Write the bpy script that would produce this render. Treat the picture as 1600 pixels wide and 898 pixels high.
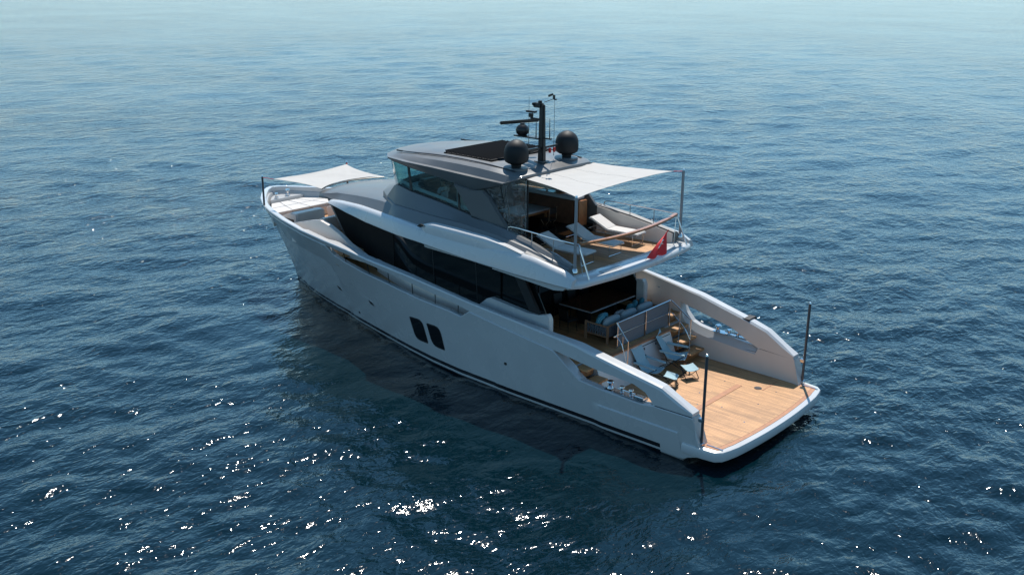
import bpy, bmesh, math, random
import numpy as np
from mathutils import Vector, Matrix, Euler
random.seed(7); rng = np.random.RandomState(11)
C = bpy.context.scene.collection
R = math.radians
for o in list(bpy.data.objects): bpy.data.objects.remove(o)

# ------------------------------------------------------------------ camera
cam = bpy.data.cameras.new('camera'); co = bpy.data.objects.new('camera', cam); C.objects.link(co)
co.location = (-12.964, 26.927, 14.058)
_y, _p, _r = -0.836, -0.309, 0.005
F = Vector((math.cos(_y)*math.cos(_p), math.sin(_y)*math.cos(_p), math.sin(_p)))
Rt = Vector((math.sin(_y), -math.cos(_y), 0)); U = Rt.cross(F)
R2 = Rt*math.cos(_r)+U*math.sin(_r); U2 = U*math.cos(_r)-Rt*math.sin(_r)
co.rotation_euler = Matrix((R2, U2, -F)).transposed().to_euler()
cam.sensor_width = 36; cam.sensor_fit = 'HORIZONTAL'; cam.lens = 36*1563.45/1600
cam.clip_start = .5; cam.clip_end = 20000
bpy.context.scene.camera = co

# ------------------------------------------------------------------ light
SUN_AZ, SUN_EL = R(-55), R(60)
sd = Vector((math.cos(SUN_AZ)*math.cos(SUN_EL), math.sin(SUN_AZ)*math.cos(SUN_EL), math.sin(SUN_EL)))
w = bpy.data.worlds.new('World'); bpy.context.scene.world = w; w.use_nodes = True
nt = w.node_tree; nt.nodes.clear()
sky = nt.nodes.new('ShaderNodeTexSky'); sky.sky_type = 'NISHITA'; sky.sun_disc = False
sky.sun_elevation = SUN_EL; sky.sun_rotation = math.atan2(sd.x, sd.y)
sky.air_density = 1.0; sky.dust_density = 0; sky.ozone_density = 1
bg = nt.nodes.new('ShaderNodeBackground'); bg.inputs['Strength'].default_value = .135
wo = nt.nodes.new('ShaderNodeOutputWorld')
tint = nt.nodes.new('ShaderNodeVectorMath'); tint.operation = 'MULTIPLY'; 
geo_ = nt.nodes.new('ShaderNodeTexCoord'); sx = nt.nodes.new('ShaderNodeSeparateXYZ'); nt.links.new(geo_.outputs['Generated'], sx.inputs[0])
el = nt.nodes.new('ShaderNodeMapRange'); el.inputs[1].default_value = 0; el.inputs[2].default_value = .22; nt.links.new(sx.outputs[2], el.inputs[0])
tm = nt.nodes.new('ShaderNodeMix'); tm.data_type = 'RGBA'; nt.links.new(el.outputs[0], tm.inputs[0]); tm.inputs[6].default_value = (.52, .65, .86, 1); tm.inputs[7].default_value = (.68, 1.0, 1.03, 1)
nt.links.new(tm.outputs[2], tint.inputs[1])
nt.links.new(sky.outputs[0], tint.inputs[0]); nt.links.new(tint.outputs[0], bg.inputs[0]); nt.links.new(bg.outputs[0], wo.inputs[0])
sl = bpy.data.lights.new('sun', 'SUN'); sl.energy = 5; sl.angle = R(.53); sl.color = (1, .95, .88)
so = bpy.data.objects.new('sun', sl); C.objects.link(so); so.rotation_euler = (-sd).to_track_quat('-Z', 'Y').to_euler()
vs = bpy.context.scene.view_settings
vs.view_transform = 'Standard'; vs.look = 'None'; vs.exposure = 0.28; vs.gamma = 1

# ------------------------------------------------------------------ materials
def mat(name, col, rough=.5, metal=0, coat=0, noise=0, nscale=3, spec=.5, bump=0, bscale=40, fab=0):
    m = bpy.data.materials.new(name); m.use_nodes = True; n = m.node_tree; b = n.nodes['Principled BSDF']
    b.inputs['Base Color'].default_value = (*col, 1); b.inputs['Roughness'].default_value = rough
    b.inputs['Metallic'].default_value = metal; b.inputs['Coat Weight'].default_value = coat
    b.inputs['Coat Roughness'].default_value = .06; b.inputs['Specular IOR Level'].default_value = spec
    if fab: b.inputs['Sheen Weight'].default_value = fab
    tc = n.nodes.new('ShaderNodeTexCoord')
    if noise:
        t = n.nodes.new('ShaderNodeTexNoise'); t.inputs['Scale'].default_value = nscale; t.inputs['Detail'].default_value = 5
        r = n.nodes.new('ShaderNodeMapRange'); r.inputs[1].default_value = .3; r.inputs[2].default_value = .7
        r.inputs[3].default_value = 1-noise; r.inputs[4].default_value = 1+noise
        x = n.nodes.new('ShaderNodeVectorMath'); x.operation = 'SCALE'; x.inputs[0].default_value = col
        n.links.new(tc.outputs['Object'], t.inputs['Vector']); n.links.new(t.outputs[0], r.inputs[0])
        n.links.new(r.outputs[0], x.inputs['Scale']); n.links.new(x.outputs[0], b.inputs['Base Color'])
        r2 = n.nodes.new('ShaderNodeMapRange'); r2.inputs[1].default_value = .3; r2.inputs[2].default_value = .7
        r2.inputs[3].default_value = max(rough-.06, .02); r2.inputs[4].default_value = rough+.06
        n.links.new(t.outputs[0], r2.inputs[0]); n.links.new(r2.outputs[0], b.inputs['Roughness'])
    if bump:
        t = n.nodes.new('ShaderNodeTexNoise'); t.inputs['Scale'].default_value = bscale; t.inputs['Detail'].default_value = 3
        bp = n.nodes.new('ShaderNodeBump'); bp.inputs['Distance'].default_value = bump
        n.links.new(tc.outputs['Object'], t.inputs['Vector']); n.links.new(t.outputs[0], bp.inputs['Height']); n.links.new(bp.outputs[0], b.inputs['Normal'])
    return m
WHITE = mat('white_gelcoat', (.5, .5, .495), .28, coat=.5, noise=.03, nscale=.9)
CREAM = mat('cream_gelcoat', (.74, .67, .61), .35, noise=.04, nscale=1.5)
GREY = mat('grey_metallic_paint', (.115, .116, .115), .42, metal=.1, coat=.1, noise=.05, nscale=1.2)
GREYP = mat('pale_grey_paint', (.4, .41, .42), .4, noise=.04)
DGLASS = mat('black_glass', (.006, .008, .009), .06, coat=0, spec=.22)
BLACK = mat('black_satin', (.012, .012, .013), .35, noise=.1)
LOUV = mat('matt_black_louvre', (.006, .006, .007), .7, spec=.2)
DOME = mat('black_dome_paint', (.011, .012, .013), .58, spec=.3, noise=.08, nscale=5)
CARBON = mat('carbon_pole', (.05, .05, .055), .3, coat=.5)
STEEL = mat('polished_steel', (.62, .63, .64), .16, metal=1)
POLE = mat('grey_anodised_pole', (.3, .31, .33), .35, metal=.6)
PAD = mat('white_cushion_fabric', (.53, .51, .485), .8, noise=.05, nscale=4, bump=.004, bscale=9, fab=.2)
CANVAS = mat('white_awning_canvas', (.4, .385, .36), .75, noise=.05, nscale=1.2, bump=.03, bscale=2.2)
SLING = mat('pale_blue_sling', (.28, .41, .45), .8, noise=.06, nscale=9, bump=.006, bscale=12)
GFAB = mat('grey_woven_fabric', (.12, .13, .145), .85, noise=.15, nscale=30, bump=.003, bscale=60)
CUSH = mat('grey_blue_cushion', (.3, .36, .38), .85, noise=.08, nscale=10, bump=.005, bscale=14)
STRAP = mat('black_strap', (.02, .02, .022), .7)
FLAG = mat('red_flag_cloth', (.62, .015, .02), .65, noise=.1, nscale=6)
FLAGW = mat('white_flag_emblem', (.8, .78, .76), .7)
RED = mat('red_lamp_glass', (.45, .02, .02), .2)
WOOD = mat('varnished_wood', (.34, .14, .055), .32, coat=.4, noise=.22, nscale=7)
WOODD = mat('dark_cabinet_wood', (.13, .055, .03), .4, noise=.2, nscale=6)
WOODL = mat('pale_teak_leg', (.3, .17, .1), .55, noise=.15, nscale=12)
SKIN = mat('skin', (.45, .25, .17), .5); SHIRT = mat('white_shirt', (.75, .77, .8), .8); SHORTS = mat('navy_shorts', (.03, .04, .08), .8)
HAIR = mat('dark_hair', (.02, .013, .01), .6)
DARKIN = mat('dark_interior', (.018, .017, .017), .5)
BEIGE = mat('tan_leather', (.42, .31, .23), .6, noise=.06)

def teak(name, base=(.5, .265, .115), pitch=.085, axis=1):
    m = bpy.data.materials.new(name); m.use_nodes = True; n = m.node_tree; b = n.nodes['Principled BSDF']; L = n.links.new
    tc = n.nodes.new('ShaderNodeTexCoord'); s = n.nodes.new('ShaderNodeSeparateXYZ'); L(tc.outputs['Object'], s.inputs[0])
    def M(op, a, c=None):
        x = n.nodes.new('ShaderNodeMath'); x.operation = op
        for i, v in enumerate((a, c)):
            if v is None: continue
            if isinstance(v, (int, float)): x.inputs[i].default_value = v
            else: L(v, x.inputs[i])
        return x.outputs[0]
    q = M('DIVIDE', s.outputs[axis], pitch); fr = M('FRACT', q); fl = M('FLOOR', q)
    seam = M('LESS_THAN', fr, .1)
    # board number plus a shifted butt joint each 2.2 m
    al = M('FLOOR', M('DIVIDE', M('ADD', s.outputs[1-axis], M('MULTIPLY', fl, .83)), 2.2))
    cmb = n.nodes.new('ShaderNodeCombineXYZ'); L(fl, cmb.inputs[0]); L(al, cmb.inputs[1])
    wn = n.nodes.new('ShaderNodeTexWhiteNoise'); wn.noise_dimensions = '3D'; L(cmb.outputs[0], wn.inputs[0])
    mp = n.nodes.new('ShaderNodeMapping'); mp.inputs['Scale'].default_value = (1.2, 14, 1) if axis == 1 else (14, 1.2, 1)
    L(tc.outputs['Object'], mp.inputs[0]); t = n.nodes.new('ShaderNodeTexNoise'); t.inputs['Scale'].default_value = 2.2; t.inputs['Detail'].default_value = 6
    L(mp.outputs[0], t.inputs['Vector'])
    t2 = n.nodes.new('ShaderNodeTexNoise'); t2.inputs['Scale'].default_value = .9; t2.inputs['Detail'].default_value = 4; L(tc.outputs['Object'], t2.inputs['Vector'])
    v = M('ADD', M('ADD', M('MULTIPLY', wn.outputs[0], .36), M('MULTIPLY', t.outputs[0], .6)), M('MULTIPLY', t2.outputs[0], .75))
    v = M('ADD', v, .0)
    x = n.nodes.new('ShaderNodeVectorMath'); x.operation = 'SCALE'; x.inputs[0].default_value = base; L(v, x.inputs['Scale'])
    mx = n.nodes.new('ShaderNodeMix'); mx.data_type = 'RGBA'; L(seam, mx.inputs[0]); L(x.outputs[0], mx.inputs[6]); mx.inputs[7].default_value = (.1, .055, .035, 1)
    L(mx.outputs[2], b.inputs['Base Color']); b.inputs['Roughness'].default_value = .55
    return m
TEAK = teak('teak_planking'); TEAKX = teak('teak_planking_athwart', axis=0)
TEAKB = mat('teak_border', (.36, .16, .075), .55, noise=.15, nscale=5)

def hull_mat():
    m = mat('hull_paint_with_boot_stripe', (.44, .435, .425), .26, coat=.5, noise=.03, nscale=.9); n = m.node_tree; b = n.nodes['Principled BSDF']; L = n.links.new
    src = b.inputs['Base Color'].links[0].from_socket
    tc = n.nodes.new('ShaderNodeTexCoord'); s = n.nodes.new('ShaderNodeSeparateXYZ'); L(tc.outputs['Object'], s.inputs[0])
    def band(z0, z1, prev, col):
        a = n.nodes.new('ShaderNodeMath'); a.operation = 'GREATER_THAN'; L(s.outputs[2], a.inputs[0]); a.inputs[1].default_value = z0
        c = n.nodes.new('ShaderNodeMath'); c.operation = 'LESS_THAN'; L(s.outputs[2], c.inputs[0]); c.inputs[1].default_value = z1
        d = n.nodes.new('ShaderNodeMath'); d.operation = 'MULTIPLY'; L(a.outputs[0], d.inputs[0]); L(c.outputs[0], d.inputs[1])
        e = n.nodes.new('ShaderNodeMath'); e.operation = 'GREATER_THAN'; L(s.outputs[0], e.inputs[0]); e.inputs[1].default_value = 2.2
        f = n.nodes.new('ShaderNodeMath'); f.operation = 'MULTIPLY'; L(d.outputs[0], f.inputs[0]); L(e.outputs[0], f.inputs[1])
        x = n.nodes.new('ShaderNodeMix'); x.data_type = 'RGBA'; L(f.outputs[0], x.inputs[0]); L(prev, x.inputs[6]); x.inputs[7].default_value = (*col, 1)
        return x.outputs[2]
    o = band(-2, .05, src, (.012, .014, .018)); o = band(.13, .27, o, (.01, .011, .013)); L(o, b.inputs['Base Color'])
    return m
HULL = hull_mat()

def glass(name, tint, rough=.02, mixf=.0):
    m = bpy.data.materials.new(name); m.use_nodes = True; n = m.node_tree; n.nodes.clear(); L = n.links.new
    o = n.nodes.new('ShaderNodeOutputMaterial'); tr = n.nodes.new('ShaderNodeBsdfTransparent'); tr.inputs[0].default_value = (*tint, 1)
    g = n.nodes.new('ShaderNodeBsdfGlossy'); g.inputs['Roughness'].default_value = rough
    lw = n.nodes.new('ShaderNodeLayerWeight'); lw.inputs[0].default_value = .5
    pw = n.nodes.new('ShaderNodeMath'); pw.operation = 'POWER'; L(lw.outputs['Facing'], pw.inputs[0]); pw.inputs[1].default_value = 5
    fr = n.nodes.new('ShaderNodeMath'); fr.operation = 'MULTIPLY_ADD'; L(pw.outputs[0], fr.inputs[0]); fr.inputs[1].default_value = .9; fr.inputs[2].default_value = .04
    x = n.nodes.new('ShaderNodeMixShader'); L(fr.outputs[0], x.inputs[0]); L(tr.outputs[0], x.inputs[1]); L(g.outputs[0], x.inputs[2])
    if mixf:
        d = n.nodes.new('ShaderNodeBsdfPrincipled'); d.inputs['Base Color'].default_value = (.55, .55, .55, 1); d.inputs['Roughness'].default_value = .25
        t = n.nodes.new('ShaderNodeTexNoise'); t.inputs['Scale'].default_value = 3; t.inputs['Detail'].default_value = 6; t.inputs['Distortion'].default_value = 1.6
        tc = n.nodes.new('ShaderNodeTexCoord'); L(tc.outputs['Object'], t.inputs['Vector'])
        r = n.nodes.new('ShaderNodeMapRange'); r.inputs[1].default_value = .5; r.inputs[2].default_value = .75; r.inputs[3].default_value = .02; r.inputs[4].default_value = mixf
        L(t.outputs[0], r.inputs[0])
        y = n.nodes.new('ShaderNodeMixShader'); L(r.outputs[0], y.inputs[0]); L(x.outputs[0], y.inputs[1]); L(d.outputs[0], y.inputs[2]); x = y
        bp = n.nodes.new('ShaderNodeBump'); bp.inputs['Distance'].default_value = .08; L(t.outputs[0], bp.inputs['Height']); L(bp.outputs[0], g.inputs['Normal'])
    L(x.outputs[0], o.inputs[0])
    return m
WGLASS = glass('teal_tinted_glass', (.7, .84, .84)); CURT = glass('clear_vinyl', (.9, .89, .88), .1, .22); CLEAR = glass('clear_side_glass', (.75, .85, .86))

def stripes(name, c1, c2, pitch, axis=0):
    m = mat(name, c1, .85); n = m.node_tree; b = n.nodes['Principled BSDF']; L = n.links.new
    tc = n.nodes.new('ShaderNodeTexCoord'); s = n.nodes.new('ShaderNodeSeparateXYZ'); L(tc.outputs['Object'], s.inputs[0])
    a = n.nodes.new('ShaderNodeMath'); a.operation = 'DIVIDE'; L(s.outputs[axis], a.inputs[0]); a.inputs[1].default_value = pitch
    f = n.nodes.new('ShaderNodeMath'); f.operation = 'FRACT'; L(a.outputs[0], f.inputs[0])
    g = n.nodes.new('ShaderNodeMath'); g.operation = 'GREATER_THAN'; L(f.outputs[0], g.inputs[0]); g.inputs[1].default_value = .5
    x = n.nodes.new('ShaderNodeMix'); x.data_type = 'RGBA'; L(g.outputs[0], x.inputs[0]); x.inputs[6].default_value = (*c1, 1); x.inputs[7].default_value = (*c2, 1)
    L(x.outputs[2], b.inputs['Base Color']); return m
TEALSTR = stripes('teal_striped_cushion', (.02, .17, .24), (.12, .33, .38), .06)
TEAL = mat('teal_cushion', (.025, .13, .17), .8, noise=.12, nscale=8)

# ------------------------------------------------------------------ mesh helpers
def mk(name, V, Fc, m, parent=None, ang=35, bevel=0, bseg=2, merge=True):
    me = bpy.data.meshes.new(name); me.from_pydata([tuple(map(float, v)) for v in V], [], Fc)
    bm = bmesh.new(); bm.from_mesh(me)
    if merge: bmesh.ops.remove_doubles(bm, verts=bm.verts, dist=1e-5)
    bmesh.ops.recalc_face_normals(bm, faces=bm.faces)
    if bevel:
        es = [e for e in bm.edges if len(e.link_faces) == 2 and e.calc_face_angle(0) > R(25)]
        bmesh.ops.bevel(bm, geom=es, offset=bevel, segments=bseg, affect='EDGES', clamp_overlap=True)
    for f in bm.faces: f.smooth = True
    for e in bm.edges: e.smooth = len(e.link_faces) == 2 and e.calc_face_angle(0) < R(ang)
    bm.to_mesh(me); bm.free(); me.materials.append(m)
    o = bpy.data.objects.new(name, me); C.objects.link(o)
    if parent: o.parent = parent
    return o
def geo(): return [], []
def add(G, V, Fc):
    n = len(G[0]); G[0].extend(V); G[1].extend([tuple(i+n for i in f) for f in Fc])
def boxg(G, c, s, rot=None):
    V = []
    for z in (-.5, .5):
        for x, y in ((-.5, -.5), (.5, -.5), (.5, .5), (-.5, .5)):
            v = Vector((x*s[0], y*s[1], z*s[2]))
            if rot: v = Euler(rot).to_matrix() @ v
            V.append(tuple(v+Vector(c)))
    add(G, V, [(3, 2, 1, 0), (4, 5, 6, 7), (0, 1, 5, 4), (1, 2, 6, 5), (2, 3, 7, 6), (3, 0, 4, 7)])
def box(name, c, s, m, parent=None, bevel=.01, rot=None, **k):
    G = geo(); boxg(G, c, s, rot); return mk(name, *G, m, parent, bevel=bevel, **k)
def prismg(G, poly, ax, a, b):
    """poly in the two other axes (x,z for ax=1; x,y for ax=2; y,z for ax=0)"""
    def P(p, t): return (p[0], t, p[1]) if ax == 1 else (p[0], p[1], t) if ax == 2 else (t, p[0], p[1])
    n = len(poly); V = [P(p, a) for p in poly]+[P(p, b) for p in poly]
    add(G, V, [tuple(range(n)), tuple(range(2*n-1, n-1, -1))]+[(i, (i+1) % n, n+(i+1) % n, n+i) for i in range(n)])
def prism(name, poly, ax, a, b, m, parent=None, bevel=.01, **k):
    G = geo(); prismg(G, poly, ax, a, b); return mk(name, *G, m, parent, bevel=bevel, **k)
def loftg(G, rings, closed=True, caps=True):
    n = len(rings[0]); V = [v for r in rings for v in r]; Fc = []
    for i in range(len(rings)-1):
        for j in range(n if closed else n-1):
            k = (j+1) % n; Fc.append((i*n+j, i*n+k, (i+1)*n+k, (i+1)*n+j))
    if caps and closed: Fc += [tuple(range(n)), tuple((len(rings)-1)*n+j for j in range(n-1, -1, -1))]
    add(G, V, Fc)
def tubeg(G, pts, r, n=8, cap=True):
    pts = [Vector(p) for p in pts]; rings = []; prev = None
    for i, p in enumerate(pts):
        d = (pts[min(i+1, len(pts)-1)]-pts[max(i-1, 0)]).normalized()
        a = prev if prev is not None else (Vector((0, 0, 1)) if abs(d.z) < .9 else Vector((1, 0, 0)))
        u = (a-d*a.dot(d)).normalized(); prev = u; v = d.cross(u)
        rr = r[i] if isinstance(r, (list, tuple)) else r
        rings.append([tuple(p+(u*math.cos(t)+v*math.sin(t))*rr) for t in [2*math.pi*k/n for k in range(n)]])
    loftg(G, rings, True, cap)
def tube(name, pts, r, m, parent=None, n=8): G = geo(); tubeg(G, pts, r, n); return mk(name, *G, m, parent)
def latheg(G, prof, c, n=24, axis='z'):
    rings = []
    for rr, h in prof:
        ring = []
        for k in range(n):
            t = 2*math.pi*k/n; a, b = max(rr, .0005)*math.cos(t), max(rr, .0005)*math.sin(t)
            ring.append((c[0]+a, c[1]+b, c[2]+h) if axis == 'z' else (c[0]+h, c[1]+a, c[2]+b) if axis == 'x' else (c[0]+a, c[1]+h, c[2]+b))
        rings.append(ring)
    loftg(G, rings)
def lathe(name, prof, c, m, parent=None, n=24, axis='z'): G = geo(); latheg(G, prof, c, n, axis); return mk(name, *G, m, parent)
def smooth_path(pts, sub=6):
    P = [Vector(p) for p in pts]; out = []
    for i in range(len(P)-1):
        p0, p1, p2, p3 = P[max(i-1, 0)], P[i], P[i+1], P[min(i+2, len(P)-1)]
        for k in range(sub):
            t = k/sub
            out.append(tuple(.5*((2*p1)+(p2-p0)*t+(2*p0-5*p1+4*p2-p3)*t*t+(-p0+3*p1-3*p2+p3)*t**3)))
    out.append(tuple(P[-1])); return out
def thing(name, label, cat, loc=(0, 0, 0), rz=0, group=None):
    o = bpy.data.objects.new(name, None); C.objects.link(o); o.location = loc; o.rotation_euler = (0, 0, rz)
    o.empty_display_size = .3; o['label'] = label; o['category'] = cat
    if group: o['group'] = group
    return o
def tag(o, label, cat, group=None):
    o['label'] = label; o['category'] = cat
    if group: o['group'] = group
    return o
def dup(root, label, loc=None, rz=None):
    def cp(o, par):
        c = o.copy(); C.objects.link(c); c.parent = par
        for ch in [k for k in bpy.data.objects if k.parent == o]: cp(ch, c)
        return c
    r = cp(root, None); r['label'] = label
    if loc: r.location = loc
    if rz is not None: r.rotation_euler = (0, 0, rz)
    return r
def I(x, tab):
    xs, ys = zip(*sorted(tab)); return float(np.interp(x, xs, ys))

# ------------------------------------------------------------------ sea
def sea():
    N = 1000
    u = np.linspace(-1, 1, N)
    s = 12.*np.sinh(5.99*u)
    X, Y = np.meshgrid(s-1, s+9, indexing='ij')
    d = np.gradient(s); DX, DY = np.meshgrid(d, d, indexing='ij'); sp = np.maximum(DX, DY)
    Z = np.zeros_like(X); H = np.zeros_like(X); Hy = np.zeros_like(X)
    main = R(-41)      # direction the waves travel along
    for i in range(110):
        lam = .6*(11/.6)**(rng.rand()**.9)
        th = main+rng.normal()*.8+(math.pi if rng.rand() < .12 else 0)
        k = 2*math.pi/lam; slope = .0142*(lam/2.)**-.6 if lam > 2. else .0225
        A = slope/k
        f = np.clip((lam/sp-2.5)/3, 0, 1)
        ph = rng.rand()*6.28
        arg = k*(X*math.cos(th)+Y*math.sin(th))+ph
        Z += A*f*np.sin(arg); H += -.7*A*f*np.cos(arg)*math.cos(th); Hy += -.7*A*f*np.cos(arg)*math.sin(th)

    dx_ = np.maximum(0, np.abs(X-11)-8)/4; dy_ = np.maximum(0, np.abs(Y-3.5)-2)/2.5
    calm = 1-.4*np.exp(-(dx_**2+dy_**2)); Z *= calm; X2 = X+H*calm; Y2 = Y+Hy*calm
    me = bpy.data.meshes.new('sea_water'); nv = N*N
    co_ = np.stack([X2, Y2, Z], -1).reshape(-1).astype(np.float32)
    i, j = np.meshgrid(np.arange(N-1), np.arange(N-1), indexing='ij'); q = (i*N+j).ravel()
    fa = np.stack([q, q+N, q+N+1, q+1], -1).ravel().astype(np.int32); nf = len(q)
    me.vertices.add(nv); me.vertices.foreach_set('co', co_); me.loops.add(nf*4); me.loops.foreach_set('vertex_index', fa)
    me.polygons.add(nf); me.polygons.foreach_set('loop_start', np.arange(0, nf*4, 4, dtype=np.int32))
    me.polygons.foreach_set('use_smooth', np.ones(nf, bool)); me.update(); me.validate()
    at = me.attributes.new('calm', 'FLOAT', 'POINT'); at.data.foreach_set('value', calm.ravel().astype(np.float32))
    o = bpy.data.objects.new('sea_water', me); C.objects.link(o); o['kind'] = 'structure'
    m = bpy.data.materials.new('sea_water'); m.use_nodes = True; n = m.node_tree; L = n.links.new; b = n.nodes['Principled BSDF']
    b.inputs['Roughness'].default_value = .085; b.inputs['IOR'].default_value = 1.45
    tc = n.nodes.new('ShaderNodeTexCoord')
    an = n.nodes.new('ShaderNodeAttribute'); an.attribute_name = 'calm'
    gn = n.nodes.new('ShaderNodeTexNoise'); gn.inputs['Scale'].default_value = .035; gn.inputs['Detail'].default_value = 3; L(tc.outputs['Object'], gn.inputs['Vector'])
    gr = n.nodes.new('ShaderNodeMapRange'); gr.inputs[1].default_value = .35; gr.inputs[2].default_value = .65; gr.inputs[3].default_value = .75; gr.inputs[4].default_value = 1.2; L(gn.outputs[0], gr.inputs[0])
    st_ = n.nodes.new('ShaderNodeMath'); st_.operation = 'MULTIPLY'; L(gr.outputs[0], st_.inputs[0]); L(an.outputs['Fac'], st_.inputs[1])
    prev = None
    for sc, dist, stretch, det in ((.16, .07, 1.4, 2), (.42, .055, 1.5, 2), (.85, .058, 1.5, 4), (2.9, .022, 1.6, 2)):
        mp = n.nodes.new('ShaderNodeMapping'); mp.inputs['Rotation'].default_value = (0, 0, R(41)+rng.normal()*.2); mp.inputs['Scale'].default_value = (stretch, 1, 1)
        t = n.nodes.new('ShaderNodeTexNoise'); t.inputs['Scale'].default_value = sc; t.inputs['Detail'].default_value = det; t.inputs['Distortion'].default_value = .5
        bp = n.nodes.new('ShaderNodeBump'); bp.inputs['Distance'].default_value = dist*2.2; L(st_.outputs[0], bp.inputs['Strength'])
        L(tc.outputs['Object'], mp.inputs[0]); L(mp.outputs[0], t.inputs['Vector']); L(t.outputs[0], bp.inputs['Height'])
        if prev: L(prev, bp.inputs['Normal'])
        prev = bp.outputs[0]
    L(prev, b.inputs['Normal'])
    b.inputs['Base Color'].default_value = (.0004, .0085, .0135, 1)
    me.materials.append(m)
sea()

# ------------------------------------------------------------------ the yacht
Y = thing('motor_yacht', 'large white motor yacht with grey upper deck and teak swim platform on open sea', 'yacht')
ZP = .58
YG = [(.5, 3.38), (2.2, 3.45), (5, 3.5), (16, 3.5), (18.3, 3.47), (20, 3.4), (21.6, 3.15), (23, 2.78), (24, 2.42), (25.2, 1.75), (25.9, 1.22), (26.4, .8), (26.75, .38), (26.9, 0)]
YW = [(.5, 3.22), (1.4, 3.27), (8.3, 3.34), (10.9, 3.28), (12.5, 3.12), (14, 2.88), (16, 2.49), (18.1, 2.06), (20.9, 1.25), (23.3, .48), (24.6, .12), (25, 0), (27, 0)]
ZGP = [(.85, .62), (1.12, 1.5), (1.15, 1.56), (2.25, 2.1), (2.6, 2.16), (3.7, 2.33), (5.5, 2.62), (7.7, 2.79), (10.3, 2.98), (13.3, 3.28), (15.7, 3.46), (17, 3.6), (18.3, 3.7), (20, 3.84), (21.6, 3.96), (24, 4.08), (26.9, 4.14)]
ZGS = [(.85, .62), (1.12, 1.5), (1.15, 1.56), (2.25, 2.2), (3, 2.42), (5, 2.88), (7.7, 3.24), (10, 3.38), (14, 3.5), (17, 3.62), (18.3, 3.7), (20, 3.84), (21.6, 3.96), (24, 4.08), (26.9, 4.14)]
L1P = [(.85, .6), (1.12, 1.44), (2.5, 1.44), (3, 1.37), (4.5, 1.41), (5.35, 1.48), (5.75, 1.74), (6.45, 2.22), (7.87, 2.37), (10.26, 2.64), (10.7, 2.36), (11.3, 2.43), (13, 2.5), (14.8, 2.68), (16.3, 2.81), (17.4, 2.98), (18.05, 3.14), (18.4, 3.48), (20, 3.63), (21.6, 3.76), (24, 3.86), (26.9, 3.92)]
L2P = [(.85, .6), (1.12, 1.44), (2.5, 1.44), (2.82, 1.78), (3.25, 1.93), (4.9, 2.03), (6.05, 2.17), (6.45, 2.22), (7.87, 2.37), (10.26, 2.64), (11.05, 2.78), (12.4, 2.91), (13.75, 3.06), (16.3, 3.31), (18.4, 3.48), (20, 3.63), (21.6, 3.76), (24, 3.86), (26.9, 3.92)]
L1S = [(.85, .6), (1.12, 1.44), (2.5, 1.48), (3, 1.5), (4.56, 1.6), (5, 1.66), (5.32, 1.76), (5.64, 2.08), (5.85, 2.45), (7.9, 2.8), (10.3, 3.05), (14, 3.2), (18.4, 3.48), (20, 3.63), (21.6, 3.76), (24, 3.86), (26.9, 3.92)]
L2S = [(.85, .6), (1.12, 1.44), (2.5, 1.5), (2.9, 1.65), (3.55, 1.97), (5.85, 2.45), (7.9, 2.8), (10.3, 3.05), (14, 3.2), (18.4, 3.48), (20, 3.63), (21.6, 3.76), (24, 3.86), (26.9, 3.92)]
DK = [(.85, .5), (5.4, .5), (5.45, 1.5), (7, 1.6), (7.1, 2.1), (10.7, 2.05), (13, 2.14), (16.3, 2.38), (17.4, 2.52), (18.0, 2.7), (18.3, 2.96), (27, 3.06)]
THK = [(.85, .42), (3, .45), (5.5, .42), (7.5, .3), (9, .22), (18, .2), (21, .28), (27, .34)]
def yo(x, z, zt):
    """half breadth at nominal station x, height z; returns (true x, y)"""
    t = max(0, min(1, z/zt)); xe = 25.0+1.9*t
    xr = x if x < 20 else 20+(x-20)*(xe-20)/6.9
    xw = x if x < 20 else 20+(x-20)*5/6.9
    w0 = I(xw, YW); g = I(x, YG)
    if z < 0: return xr-(.3 if x > 24 else 0)*(-z), w0*(1+z*.25)
    p = 1.0 if x < 12 else 1+.12*min(1, (x-12)/8)
    return xr, w0+(g-w0)*t**(p if x > 9 else .6)
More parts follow.
